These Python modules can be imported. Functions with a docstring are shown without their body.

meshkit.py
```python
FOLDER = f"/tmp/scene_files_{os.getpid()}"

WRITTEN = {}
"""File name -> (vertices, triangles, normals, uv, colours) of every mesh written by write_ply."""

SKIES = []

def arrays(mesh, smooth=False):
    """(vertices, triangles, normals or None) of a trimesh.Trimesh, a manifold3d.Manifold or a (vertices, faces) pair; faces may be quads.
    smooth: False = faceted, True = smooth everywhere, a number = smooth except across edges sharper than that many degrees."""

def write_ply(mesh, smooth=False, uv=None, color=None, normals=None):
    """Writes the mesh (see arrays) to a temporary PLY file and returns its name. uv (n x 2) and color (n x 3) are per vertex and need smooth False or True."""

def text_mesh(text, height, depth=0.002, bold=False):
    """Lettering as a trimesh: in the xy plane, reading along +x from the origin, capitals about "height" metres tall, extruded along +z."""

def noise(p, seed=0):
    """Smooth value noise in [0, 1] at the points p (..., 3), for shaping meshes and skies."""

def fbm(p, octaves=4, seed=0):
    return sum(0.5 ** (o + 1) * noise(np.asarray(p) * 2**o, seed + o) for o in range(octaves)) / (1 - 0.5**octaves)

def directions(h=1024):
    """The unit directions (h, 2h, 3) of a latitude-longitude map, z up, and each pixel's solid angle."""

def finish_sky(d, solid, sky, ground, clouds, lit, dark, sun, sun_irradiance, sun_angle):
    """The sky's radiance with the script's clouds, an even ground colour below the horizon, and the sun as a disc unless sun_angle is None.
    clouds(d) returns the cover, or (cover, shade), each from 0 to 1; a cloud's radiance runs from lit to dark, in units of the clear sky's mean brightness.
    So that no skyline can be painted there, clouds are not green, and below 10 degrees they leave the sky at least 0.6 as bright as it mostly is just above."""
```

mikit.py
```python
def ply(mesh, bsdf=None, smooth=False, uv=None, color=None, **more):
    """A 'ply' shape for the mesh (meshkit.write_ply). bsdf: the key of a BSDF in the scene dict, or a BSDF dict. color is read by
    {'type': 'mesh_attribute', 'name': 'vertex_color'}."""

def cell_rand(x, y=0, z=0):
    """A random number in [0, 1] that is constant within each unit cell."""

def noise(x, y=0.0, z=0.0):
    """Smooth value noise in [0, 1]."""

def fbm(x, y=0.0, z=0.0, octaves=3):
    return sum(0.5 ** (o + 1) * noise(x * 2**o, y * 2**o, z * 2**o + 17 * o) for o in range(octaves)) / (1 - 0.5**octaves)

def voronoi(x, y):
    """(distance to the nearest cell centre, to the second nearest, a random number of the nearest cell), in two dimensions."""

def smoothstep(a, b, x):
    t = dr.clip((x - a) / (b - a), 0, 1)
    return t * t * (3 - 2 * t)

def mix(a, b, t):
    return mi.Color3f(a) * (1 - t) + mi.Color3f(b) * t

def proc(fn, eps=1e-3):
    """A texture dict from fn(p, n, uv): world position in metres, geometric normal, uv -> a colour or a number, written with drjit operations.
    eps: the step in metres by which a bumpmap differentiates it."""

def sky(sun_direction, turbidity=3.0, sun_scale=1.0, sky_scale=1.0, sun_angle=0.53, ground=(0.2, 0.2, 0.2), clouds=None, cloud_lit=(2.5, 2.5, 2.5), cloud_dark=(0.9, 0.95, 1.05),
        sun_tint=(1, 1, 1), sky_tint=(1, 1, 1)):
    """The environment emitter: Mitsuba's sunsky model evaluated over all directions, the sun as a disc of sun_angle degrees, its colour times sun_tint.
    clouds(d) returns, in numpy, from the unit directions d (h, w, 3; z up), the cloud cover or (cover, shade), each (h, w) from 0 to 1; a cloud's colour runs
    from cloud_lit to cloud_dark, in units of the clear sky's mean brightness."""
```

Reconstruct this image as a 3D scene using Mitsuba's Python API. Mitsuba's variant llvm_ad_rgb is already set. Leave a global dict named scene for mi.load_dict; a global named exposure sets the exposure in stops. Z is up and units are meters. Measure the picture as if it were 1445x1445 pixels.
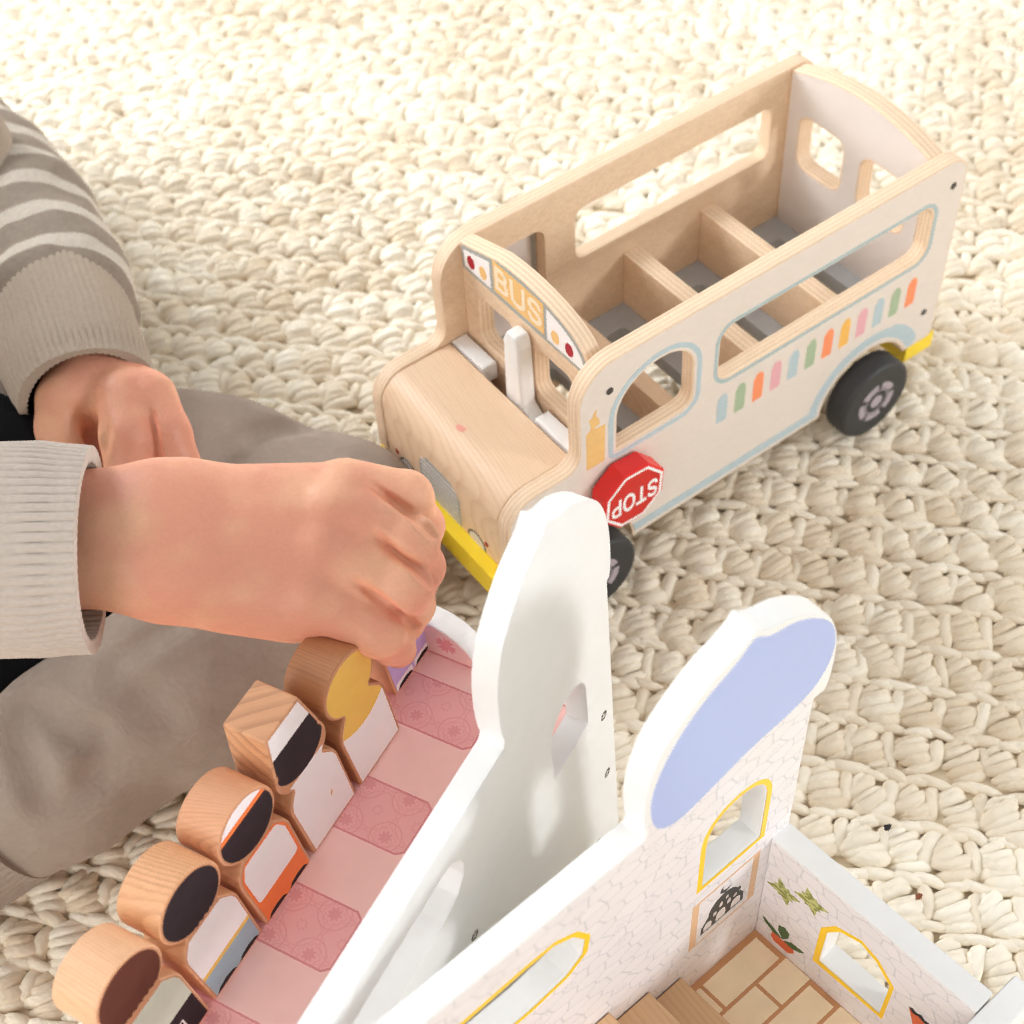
import math
import numpy as np
import trimesh
import mapbox_earcut
import drjit as dr
import mitsuba as mi
import mikit, meshkit
from shapely.geometry import Polygon, Point, LineString, box as sbox
from shapely.ops import unary_union
from shapely import affinity

T = mi.ScalarTransform4f
rng = np.random.default_rng(7)
scene, labels = {}, {}

# ------------------------------------------------------------------ camera, light, exposure
CAM = np.array([-0.20023, -0.30687, 0.53091])
FWD = np.array([0.349177, 0.528190, -0.774010])
UP = np.array([0.486055, 0.604101, 0.631516])
scene['camera'] = {
    'type': 'thinlens', 'fov': 36.68, 'fov_axis': 'x', 'near_clip': 0.02, 'far_clip': 30.0,
    'aperture_radius': 0.0019, 'focus_distance': 0.50,
    'to_world': T().look_at(origin=CAM.tolist(), target=(CAM + FWD).tolist(), up=UP.tolist())}
exposure = 0.70


def window(key, pos, aim, w, h, rad, label):
    scene[key] = {'type': 'rectangle', 'to_world': T().look_at(origin=pos, target=aim, up=[0, 0, 1]) @ T().scale([w / 2, h / 2, 1]),
                  'emitter': {'type': 'area', 'radiance': {'type': 'rgb', 'value': rad}}}
    labels[key] = {'label': label, 'category': 'window'}


scene['room_light'] = {'type': 'constant', 'radiance': {'type': 'rgb', 'value': [0.495, 0.49, 0.475]}}
window('window', [2.05, -2.95, 1.30], [0.0, -0.1, 0.05], 0.52, 0.76, [27, 27.4, 28], 'small bright window beyond the right edge of the picture')
window('window_001', [-0.75, 1.75, 1.05], [0.1, 0.3, 0.0], 1.5, 1.3, [6.7, 6.95, 7.1], 'wide bright window behind the rug at the upper left')
window('window_002', [-2.3, -0.75, 1.0], [-0.1, 0.0, 0.05], 1.4, 1.2, [3.6, 3.5, 3.35], 'window of the room beyond the left edge of the picture')


# ------------------------------------------------------------------ helpers
def add(key, mesh, bsdf, parent=None, smooth=30, **more):
    name = key if parent is None else parent + '__' + key
    k, n = name, 0
    while k in scene:
        n += 1
        k = f'{name}_{n:03d}'
    scene[k] = mikit.ply(mesh, bsdf, smooth, **more)
    return k


def tag(key, label, cat=None, group=None, kind=None):
    d = labels.setdefault(key, {})
    if label: d['label'] = label
    if cat: d['category'] = cat
    if group: d['group'] = group
    if kind: d['kind'] = kind


class Frame:
    """A flat working frame: origin, x to the right, y up, n out of the surface; u metres per local unit."""
    def __init__(self, o, x, y, n, u=1.0):
        self.o, self.x, self.y, self.n, self.u = (np.asarray(v, float) for v in (o, x, y, n, u))

    def put(self, mesh):
        v = np.asarray(mesh.vertices) * self.u
        w = self.o + v[:, :1] * self.x + v[:, 1:2] * self.y + v[:, 2:3] * self.n
        f = np.asarray(mesh.faces)
        if np.dot(np.cross(self.x, self.y), self.n) < 0:
            f = f[:, ::-1]
        return trimesh.Trimesh(w, f, process=False)

    def at(self, p):
        p = np.asarray(p, float) * self.u
        return self.o + p[0] * self.x + p[1] * self.y + p[2] * self.n


def ring_pts(r):
    p = np.asarray(r.coords)[:-1]
    return p


def plate(poly, z0, z1, c=0.0):
    """Extruded polygon from z0 to z1 with rounded rims of size c."""
    poly = Polygon(poly) if not hasattr(poly, 'exterior') else poly
    poly = poly.simplify(0.0)
    import shapely
    poly = shapely.geometry.polygon.orient(poly, 1.0)
    steps = [(c, 0.0), (c * 0.29, c * 0.29), (0.0, c)] if c else [(0.0, 0.0)]
    rows = [(i, z0 + d) for i, d in steps] + [(i, z1 - d) for i, d in reversed(steps)]
    verts, faces, caps0, ends, base = [], [], [], [], 0
    nr = len(rows)
    for ring in [poly.exterior, *poly.interiors]:
        p = ring_pts(ring)
        n = len(p)
        e = np.roll(p, -1, 0) - p
        e /= np.maximum(np.linalg.norm(e, axis=1, keepdims=True), 1e-12)
        nl = np.stack([-e[:, 1], e[:, 0]], 1)      # inward (left of travel)
        m = nl + np.roll(nl, 1, 0)
        m /= np.maximum((m * nl).sum(1, keepdims=True), 0.35)
        for i, z in rows:
            q = p + m * i
            verts.append(np.column_stack([q, np.full(n, z)]))
        k = np.arange(n)
        for r in range(nr - 1):
            a, b = base + r * n + k, base + r * n + (k + 1) % n
            faces.append(np.stack([a, b, b + n], 1)); faces.append(np.stack([a, b + n, a + n], 1))
        caps0.append((base, n, p + m * rows[0][0]))
        base += nr * n
    pts = np.vstack([q for _, _, q in caps0])
    ends = np.cumsum([n for _, n, _ in caps0]).astype(np.uint32)
    tri = mapbox_earcut.triangulate_float64(pts, ends).reshape(-1, 3).astype(int)
    bot = np.concatenate([b + np.arange(n) for b, n, _ in caps0])
    top = np.concatenate([b + (nr - 1) * n + np.arange(n) for b, n, _ in caps0])
    a2 = pts[tri]
    area = (a2[:, 1, 0] - a2[:, 0, 0]) * (a2[:, 2, 1] - a2[:, 0, 1]) - (a2[:, 2, 0] - a2[:, 0, 0]) * (a2[:, 1, 1] - a2[:, 0, 1])
    tri[area < 0] = tri[area < 0][:, ::-1]
    faces += [top[tri], bot[tri][:, ::-1]]
    return trimesh.Trimesh(np.vstack(verts), np.vstack(faces), process=False)


def arc(cx, cy, r, a0, a1, n=10, ry=None):
    a = np.radians(np.linspace(a0, a1, n))
    return [(cx + r * math.cos(t), cy + (ry or r) * math.sin(t)) for t in a]


def soft(points, r, n=8):
    """Polygon with its convex and concave corners rounded by r."""
    p = Polygon(points) if not hasattr(points, 'buffer') else points
    return p.buffer(-r, quad_segs=n).buffer(2 * r, quad_segs=n).buffer(-r, quad_segs=n)


def join(*m):
    return trimesh.util.concatenate(list(m))


def block(x0, x1, y0, y1, z0, z1, c):
    return plate(sbox(x0, y0, x1, y1), z0, z1, c)


def lathe(profile, sections=48):
    """profile: (radius, axial) pairs, revolved about z."""
    p = np.array(profile, float)
    a = np.arange(sections) * 2 * np.pi / sections
    v = np.stack([p[:, None, 0] * np.cos(a), p[:, None, 0] * np.sin(a), np.repeat(p[:, 1:2], sections, 1)], -1).reshape(-1, 3)
    f, k = [], np.arange(sections)
    for r in range(len(p) - 1):
        i, j = r * sections + k, r * sections + (k + 1) % sections
        f += [np.stack([i, j, j + sections], 1), np.stack([i, j + sections, i + sections], 1)]
    return trimesh.Trimesh(v, np.vstack(f), process=False)


def swept(path, radius, nt=40, ns=48, wave=None, ell=1.0, caps=False, uv=False):
    """Tube along a smooth path with a radius per path point; wave(theta, t, p) adds to the radius."""
    from scipy.interpolate import PchipInterpolator, CubicSpline
    path = np.asarray(path, float)
    s = np.r_[0, np.cumsum(np.linalg.norm(np.diff(path, axis=0), axis=1))]
    t = np.linspace(0, s[-1], nt)
    c = CubicSpline(s, path)(t)
    r = PchipInterpolator(s, radius)(t)
    d = np.gradient(c, axis=0)
    d /= np.linalg.norm(d, axis=1, keepdims=True)
    n = np.cross(d[0], [0, 0, 1.0]); n /= np.linalg.norm(n)
    N = []
    for i in range(nt):
        n = n - d[i] * (n @ d[i]); n /= np.linalg.norm(n); N.append(n)
    N = np.array(N); Bn = np.cross(d, N)
    a = np.arange(ns) * 2 * np.pi / ns
    ct = c[:, None] + 0 * a[None, :, None]
    R = r[:, None] + 0 * a
    if wave is not None:
        R = R + wave(np.broadcast_to(a, R.shape), np.broadcast_to(t[:, None], R.shape), ct)
    v = ct + R[..., None] * (np.cos(a)[None, :, None] * N[:, None] + ell * np.sin(a)[None, :, None] * Bn[:, None])
    f, k = [], np.arange(ns)
    for i in range(nt - 1):
        p, q = i * ns + k, i * ns + (k + 1) % ns
        f += [np.stack([p, q, q + ns], 1), np.stack([p, q + ns, p + ns], 1)]
    v = v.reshape(-1, 3); f = np.vstack(f)
    if caps:
        v = np.vstack([v, c[0], c[-1]]); m = len(v)
        f = np.vstack([f, np.stack([(k + 1) % ns, k, np.full(ns, m - 2)], 1), np.stack([(nt - 1) * ns + k, (nt - 1) * ns + (k + 1) % ns, np.full(ns, m - 1)], 1)])
    mesh = trimesh.Trimesh(v, f, process=False)
    if uv:
        w = np.stack([np.broadcast_to(a / (2 * np.pi), R.shape), np.broadcast_to(t[:, None] / s[-1], R.shape)], -1).reshape(-1, 2)
        return mesh, w
    return mesh


# smooth solids: signed distances joined softly, then meshed (surface nets)
def cone(P, a, b, ra, rb):
    a, b = np.asarray(a, np.float32), np.asarray(b, np.float32)
    d = b - a
    t = np.clip(((P - a) @ d) / max(d @ d, 1e-12), 0, 1)
    return np.linalg.norm(P - a - t[..., None] * d, axis=-1) - (ra + (rb - ra) * t)


def smin(a, b, k):
    h = np.clip(0.5 + 0.5 * (b - a) / k, 0, 1)
    return b * (1 - h) + a * h - k * h * (1 - h)


def nets(fn, lo, hi, h):
    lo, hi = np.asarray(lo, float), np.asarray(hi, float)
    n = np.ceil((hi - lo) / h).astype(int) + 1
    g = np.stack(np.meshgrid(*[lo[i] + h * np.arange(n[i]) for i in range(3)], indexing='ij'), -1).astype(np.float32)
    F = np.empty(n, np.float32)
    for i in range(0, n[0], 24):
        F[i:i + 24] = fn(g[i:i + 24])
    m = n - 1
    acc, cnt = np.zeros((*m, 3)), np.zeros(m)
    corner = [(x, y, z) for x in (0, 1) for y in (0, 1) for z in (0, 1)]
    sl = lambda c: tuple(slice(c[i], c[i] + m[i]) for i in range(3))
    for c in corner:
        for ax in range(3):
            if c[ax]: continue
            d = list(c); d[ax] = 1
            f0, f1 = F[sl(c)], F[sl(d)]
            x = (f0 < 0) != (f1 < 0)
            t = np.where(x, f0 / np.where(x, f0 - f1, 1), 0)
            p = np.broadcast_to(np.array(c, float), (*m, 3)).copy(); p[..., ax] += t
            acc += np.where(x[..., None], p, 0); cnt += x
    on = cnt > 0
    idx = -np.ones(m, int); idx[on] = np.arange(on.sum())
    cell = np.argwhere(on)
    v = lo + h * (cell + acc[on] / cnt[on][:, None])
    faces = []
    for ax in range(3):
        a1, a2 = (ax + 1) % 3, (ax + 2) % 3
        s0 = [slice(1, m[i]) for i in range(3)]; s0[ax] = slice(0, m[ax])
        s1 = list(s0); s1[ax] = slice(1, m[ax] + 1)
        f0, f1 = F[tuple(s0)], F[tuple(s1)]
        x = np.argwhere((f0 < 0) != (f1 < 0))
        if not len(x): continue
        off = np.ones(3, int); off[ax] = 0
        q = x + off
        neg = f0[tuple(x.T)] < 0
        e1, e2 = np.eye(3, dtype=int)[a1], np.eye(3, dtype=int)[a2]
        ids = [idx[tuple((q - d).T)] for d in (e1 + e2, e2, 0 * e1, e1)]
        quad = np.stack(ids, 1)
        quad[~neg] = quad[~neg][:, ::-1]
        faces.append(quad)
    f = np.vstack(faces); f = f[(f >= 0).all(1)]
    mesh = trimesh.Trimesh(v, np.vstack([f[:, [0, 1, 2]], f[:, [0, 2, 3]]]), process=False)
    e = mesh.edges_unique
    w = np.bincount(e.ravel(), minlength=len(v)).clip(1)[:, None]
    p = v.copy()
    for k in range(8):
        s = np.zeros_like(p)
        np.add.at(s, e[:, 0], p[e[:, 1]]); np.add.at(s, e[:, 1], p[e[:, 0]])
        p = p + (0.5 if k % 2 == 0 else -0.52) * (s / w - p)
    mesh.vertices = v + np.clip(p - v, -h, h)
    return mesh


# ------------------------------------------------------------------ materials
def rgb(*c): return {'type': 'rgb', 'value': list(c)}


def mat(key, color, rough=0.5, **k):
    scene[key] = {'type': 'twosided', 'bsdf': {'type': 'principled', 'base_color': color if isinstance(color, dict) else rgb(*color), 'roughness': rough, **k}}
    return key


N, FB, SS, MIX = mikit.noise, mikit.fbm, mikit.smoothstep, mikit.mix


def paint(c, amp=0.03, s=260.0):
    return mikit.proc(lambda p, n, uv: mi.Color3f(*c) * (1 - amp + 2 * amp * FB(p.x * s, p.y * s, p.z * s)))


WHITE = mat('white_paint', paint((0.745, 0.745, 0.735), 0.025, 160), 0.33, specular=0.5)
S = 0.095       # the bus is modelled in units of its own width


def wood(light, dark, ax, freq, ring=3.0):
    """Grain stretched along the unit direction ax."""
    ax = np.asarray(ax, float) / np.linalg.norm(ax)
    s1 = np.cross(ax, [0.31, 0.22, 0.92]); s1 /= np.linalg.norm(s1)
    s2 = np.cross(ax, s1)

    def fn(p, n, uv):
        a = p.x * ax[0] + p.y * ax[1] + p.z * ax[2]
        b = p.x * s1[0] + p.y * s1[1] + p.z * s1[2]
        c = p.x * s2[0] + p.y * s2[1] + p.z * s2[2]
        b, c = b + 0.004 * FB(a * 18, b * 40, c * 40), c + 0.004 * FB(a * 18, b * 40, 9 + c * 40)
        q = dr.sqrt((b - 0.05) * (b - 0.05) + (c + 0.07) * (c + 0.07)) * freq * ring + 1.5 * FB(a * 20, b * 60, c * 60)
        f = q - dr.floor(q)
        late = SS(0.35, 0.92, f) * SS(1.0, 0.93, f) * (0.45 + 0.55 * mikit.cell_rand(dr.floor(q), 3))
        fine = FB(a * 90, b * 1600, c * 1600, octaves=2)
        flecks = SS(0.66, 0.8, N(a * 420, b * 2600, c * 2600))
        g = dr.clip(0.52 * late + 0.34 * fine + 0.05 * flecks, 0, 1)
        return MIX(light, dark, g)
    return mikit.proc(fn)


def ply_wood(light, dark, axis, y0, t, layers=7):
    """Birch plywood: thin plies seen as lines on the edges, a plain grain on the faces."""
    def fn(p, n, uv):
        q = (p.x, p.y, p.z)[axis]
        f = (q - y0) / t * layers
        i = dr.floor(f)
        odd = i - 2 * dr.floor(i / 2)
        line = SS(0.34, 0.5, dr.abs(f - i - 0.5))
        o = ((p.y, p.z), (p.x, p.z), (p.x, p.y))[axis]
        grain = FB(o[0] * 24, o[1] * 240, q * 900, octaves=3)
        fine = N(p.x * 700, p.y * 700, p.z * 700)
        k = dr.clip(0.34 * grain + 0.06 * fine + 0.36 * odd + 0.30 * line * (0.4 + fine) - 0.10, 0, 1)
        return MIX(light, dark, k)
    return mikit.proc(fn)


LIGHT_PLY, DARK_PLY = (0.76, 0.59, 0.425), (0.53, 0.36, 0.22)
mat('side_ply', ply_wood(LIGHT_PLY, DARK_PLY, 1, 0.0, 0.071 * S), 0.6)
mat('far_ply', ply_wood(LIGHT_PLY, DARK_PLY, 1, 0.929 * S, 0.071 * S), 0.6)
mat('screen_ply', ply_wood(LIGHT_PLY, DARK_PLY, 0, 0.479 * S, 0.075 * S), 0.6)
mat('rear_ply', ply_wood(LIGHT_PLY, DARK_PLY, 0, 2.335 * S, 0.085 * S), 0.6)
mat('divider_ply', ply_wood(LIGHT_PLY, DARK_PLY, 0, 1.356 * S, 0.09 * S), 0.6)
mat('divider_ply_b', ply_wood(LIGHT_PLY, DARK_PLY, 0, 1.823 * S, 0.09 * S), 0.6)
mat('hood_wood', wood((0.72, 0.525, 0.36), (0.60, 0.40, 0.25), (0.15, 1, 0), 260), 0.45)
mat('bus_paint', paint((0.655, 0.58, 0.515), 0.03, 400), 0.4)
mat('pale_paint', paint((0.62, 0.565, 0.53), 0.02, 300), 0.4)
mat('floor_blue', paint((0.38, 0.395, 0.41), 0.03, 300), 0.5)
mat('floor_dark', (0.05, 0.045, 0.04), 0.5)
mat('ink_blue', paint((0.36, 0.44, 0.44), 0.05, 500), 0.5)
mat('ink_steel', paint((0.40, 0.49, 0.52), 0.05, 500), 0.5)
mat('ink_green', paint((0.33, 0.42, 0.27), 0.05, 500), 0.5)
mat('ink_orange', paint((0.80, 0.25, 0.11), 0.04, 500), 0.5)
mat('ink_pink', paint((0.68, 0.35, 0.38), 0.05, 500), 0.5)
mat('ink_amber', paint((0.76, 0.42, 0.09), 0.05, 500), 0.5)
mat('ink_tan', paint((0.72, 0.45, 0.17), 0.06, 500), 0.5)
mat('ink_grey', paint((0.33, 0.34, 0.31), 0.05, 500), 0.5)
mat('ink_dark', (0.03, 0.024, 0.028), 0.6, specular=0.2)
mat('letter_cream', (0.80, 0.66, 0.47), 0.5)
mat('ink_red', (0.34, 0.006, 0.02), 0.45)
mat('ink_white', (0.80, 0.77, 0.76), 0.45)
mat('rubber', paint((0.028, 0.028, 0.029), 0.1, 500), 0.55)
mat('hub_print', paint((0.36, 0.31, 0.34), 0.12, 900), 0.5)
mat('stop_red', (0.66, 0.012, 0.01), 0.35)
mat('stop_face', (0.52, 0.010, 0.006), 0.4)
mat('yellow_paint', (0.83, 0.60, 0.02), 0.35)
mat('steel', (0.10, 0.095, 0.09), 0.35, metallic=0.8)

# rug yarn: cream wool, each strand its own tone, fine fibre grain
scene['yarn'] = {'type': 'twosided', 'bsdf': {'type': 'bumpmap', 'arbitrary': mikit.proc(lambda p, n, uv: FB(p.x * 1100, p.y * 1100, p.z * 1100, octaves=2), 1.5e-4), 'scale': 0.00035,
                 'nested': {'type': 'principled', 'base_color': {'type': 'mesh_attribute', 'name': 'vertex_color'}, 'roughness': 0.95, 'specular': 0.05, 'sheen': 0.3}}}
mat('rug_back', paint((0.60, 0.50, 0.36), 0.15, 300), 0.95)


def line_dist(x, y, ang):
    return x * math.cos(ang) + y * math.sin(ang)
# ------------------------------------------------------------------ rug: one sheet and its knotted yarn
RA, RB = np.array([0.653, -0.757, 0.0]), np.array([0.757, 0.653, 0.0])      # row and column directions of the weave


def strands(c, ang, length, rad, hump, bend, rings=6, sides=6):
    """Bent tapering yarn strands; c (m, 3) in row/column/z, all others (m,). Returns vertices (m, rings*sides+2, 3) and one face list."""
    t = np.linspace(-1, 1, rings)
    a = np.arange(sides) * 2 * np.pi / sides
    dx, dy = np.cos(ang), np.sin(ang)
    along = length[:, None] / 2 * t
    side = bend[:, None] * (t ** 2 - 0.4)
    px = c[:, 0:1] + dx[:, None] * along - dy[:, None] * side
    py = c[:, 1:2] + dy[:, None] * along + dx[:, None] * side
    pz = c[:, 2:3] - hump[:, None] * np.abs(t) ** 2.2
    r = rad[:, None] * np.sqrt(1 - 0.72 * np.abs(t) ** 3)
    ring = np.stack([px[..., None] - dy[:, None, None] * r[..., None] * np.cos(a), py[..., None] + dx[:, None, None] * r[..., None] * np.cos(a),
                     pz[..., None] + 0.92 * r[..., None] * np.sin(a)], -1).reshape(len(c), -1, 3)
    e = np.stack([np.stack([px[:, i] + k * dx * rad * 0.25, py[:, i] + k * dy * rad * 0.25, pz[:, i]], -1) for i, k in ((0, -1), (-1, 1))], 1)
    v = np.concatenate([ring, e], 1)
    f, k = [], np.arange(sides)
    for i in range(rings - 1):
        p, q = i * sides + k, i * sides + (k + 1) % sides
        f += [np.stack([p, q, q + sides], 1), np.stack([p, q + sides, p + sides], 1)]
    m, l = rings * sides, (rings - 1) * sides
    f += [np.stack([(k + 1) % sides, k, np.full(sides, m)], 1), np.stack([l + k, l + (k + 1) % sides, np.full(sides, m + 1)], 1)]
    return v, np.vstack(f)


PA, PB = 0.0166, 0.0204
ii, jj = np.meshgrid(np.arange(-35, 20), np.arange(-16, 32), indexing='ij')
ii, jj = ii.ravel(), jj.ravel()
nk = len(ii)


def lowfreq(x, y, s, seed):
    return meshkit.fbm(np.stack([x * s, y * s, 0 * x], -1), 2, seed) - 0.5


ca = ii * PA + 0.0 * jj + lowfreq(ii * PA, jj * PB, 14, 3) * 0.007 + rng.normal(0, 0.0006, nk)
cb = jj * PB + rng.normal(0, 0.0006, nk) + lowfreq(ii * PA, jj * PB, 12, 5) * 0.008 + rng.normal(0, 0.0009, nk)
cz = lowfreq(ca, cb, 9, 8) * 0.003 + rng.normal(0, 0.0004, nk)
knot_tone = np.clip(0.5 + 0.9 * lowfreq(ca, cb, 11, 12) + rng.normal(0, 0.16, nk), 0, 1)
NS = 5
base_ang = np.radians(33) + rng.normal(0, 0.09, nk)
o = (np.arange(NS) - 2)[None] * 0.0037 + rng.normal(0, 0.0004, (nk, NS))
sa = base_ang[:, None] + (np.arange(NS) - 2)[None] * rng.normal(0.10, 0.06, (nk, 1)) + rng.normal(0, 0.06, (nk, NS))
kc = np.stack([ca[:, None] - np.sin(base_ang)[:, None] * o + rng.normal(0, 0.0005, (nk, NS)), cb[:, None] + 0.93 * np.cos(base_ang)[:, None] * o,
               cz[:, None] - 0.0031 - 0.0006 * np.abs(np.arange(NS) - 2)[None] ** 1.5 + rng.normal(0, 0.0004, (nk, NS))], -1).reshape(-1, 3)
q = nk * NS
kv, kf = strands(kc, sa.ravel(), rng.normal(0.0160, 0.0013, q), rng.normal(0.0031, 0.00035, q), rng.normal(0.0032, 0.0006, q), rng.normal(0.0013, 0.0007, q))
wv, wf = strands(np.stack([ca + 0.5 * PA, cb + 0.52 * PB, cz - 0.0044], -1), rng.normal(-0.10, 0.12, nk), rng.normal(0.0155, 0.001, nk), rng.normal(0.0026, 0.0003, nk), rng.normal(0.0015, 0.0004, nk), rng.normal(0, 0.0008, nk))
w2v, _ = strands(np.stack([ca + 0.1 * PA, cb + 0.48 * PB, cz - 0.0046], -1), rng.normal(0.12, 0.14, nk), rng.normal(0.0125, 0.001, nk), rng.normal(0.0025, 0.0003, nk), rng.normal(0.0015, 0.0004, nk), rng.normal(0, 0.0008, nk))
uv_, _ = strands(np.stack([ca + 0.5 * PA, cb + 0.1 * PB, cz - 0.0049], -1), rng.normal(1.50, 0.13, nk), rng.normal(0.0165, 0.0015, nk), rng.normal(0.0033, 0.0003, nk), rng.normal(0.0022, 0.0005, nk), rng.normal(0, 0.0008, nk))


def to_world(v):
    return v[..., 0:1] * RA + v[..., 1:2] * RB + v[..., 2:3] * np.array([0, 0, 1.0])


def tones(t):
    t = np.clip(t, 0, 1)[..., None]
    return np.array([0.68, 0.57, 0.425]) * (1 - t) + np.array([0.87, 0.815, 0.70]) * t


def bundle(v, f, tone):
    m, n = v.shape[:2]
    F = (f[None] + (np.arange(m) * n)[:, None, None]).reshape(-1, 3)
    fib = rng.normal(0, 0.05, (m, n))
    return trimesh.Trimesh(to_world(v).reshape(-1, 3), F, process=False), tones(tone[:, None] + fib).reshape(-1, 3)


strand_tone = (knot_tone[:, None] + rng.normal(0, 0.13, (nk, NS)))
# the 300 knots that show largest become parts of the rug; the rest of the yarn is one mesh
kw = to_world(np.stack([ca, cb, cz], -1))
rel = kw - CAM
dep = rel @ FWD
right = np.cross(FWD, UP)
sx, sy = (rel @ right) / dep, (rel @ UP) / dep
inside = (np.abs(sx) < 0.33) & (np.abs(sy) < 0.33)
hidden = ((kw[:, 0] < 0.03) & (kw[:, 1] < -0.02) & (sy < -0.06) & (sx < 0.14)) | ((kw[:, 0] > 0) & (kw[:, 0] < 0.235) & (kw[:, 1] > 0.0) & (kw[:, 1] < 0.095)) | ((sx < 0.0) & (sy < -0.02) & (sx > -0.3))
order = np.argsort(np.where(inside & ~hidden, dep, 99))
single = np.zeros(nk, bool); single[order[:300]] = True
kv4 = kv.reshape(nk, NS, -1, 3)
for i in np.flatnonzero(single):
    m, c = bundle(kv4[i], kf, strand_tone[i])
    add('knot', m, 'yarn', 'rug', smooth=True, color=c)
rest = ~single
parts = [bundle(kv4[rest].reshape(-1, *kv4.shape[2:]), kf, strand_tone[rest].ravel())]
for v in (wv, w2v, uv_):
    parts.append(bundle(v, wf, np.clip(0.5 * knot_tone + 0.3 + rng.normal(0, 0.12, nk), 0, 1)))
yarn = join(*[p[0] for p in parts])
add('yarn', yarn, 'yarn', 'rug', smooth=True, color=np.vstack([p[1] for p in parts]))
labels['rug__yarn'] = {'kind': 'stuff'}
back = trimesh.Trimesh(to_world(np.array([[-0.9, -0.7, -0.0068], [0.9, -0.7, -0.0068], [0.9, 1.1, -0.0068], [-0.9, 1.1, -0.0068]])), [[0, 1, 2], [0, 2, 3]], process=False)
add('backing', back, 'rug_back', 'rug', smooth=False)
floor = trimesh.Trimesh(np.array([[-5, -5, -0.02], [5, -5, -0.02], [5, 5, -0.02], [-5, 5, -0.02]], float), [[0, 1, 2], [0, 2, 3]], process=False)
mat('floor_boards', wood((0.45, 0.33, 0.22), (0.30, 0.2, 0.12), (0, 1, 0), 20), 0.5)
add('floor', floor, 'floor_boards', smooth=False)
tag('floor', None, kind='structure'); tag('rug', 'chunky cream rug of knotted wool yarn under the toys', kind='structure')
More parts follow.
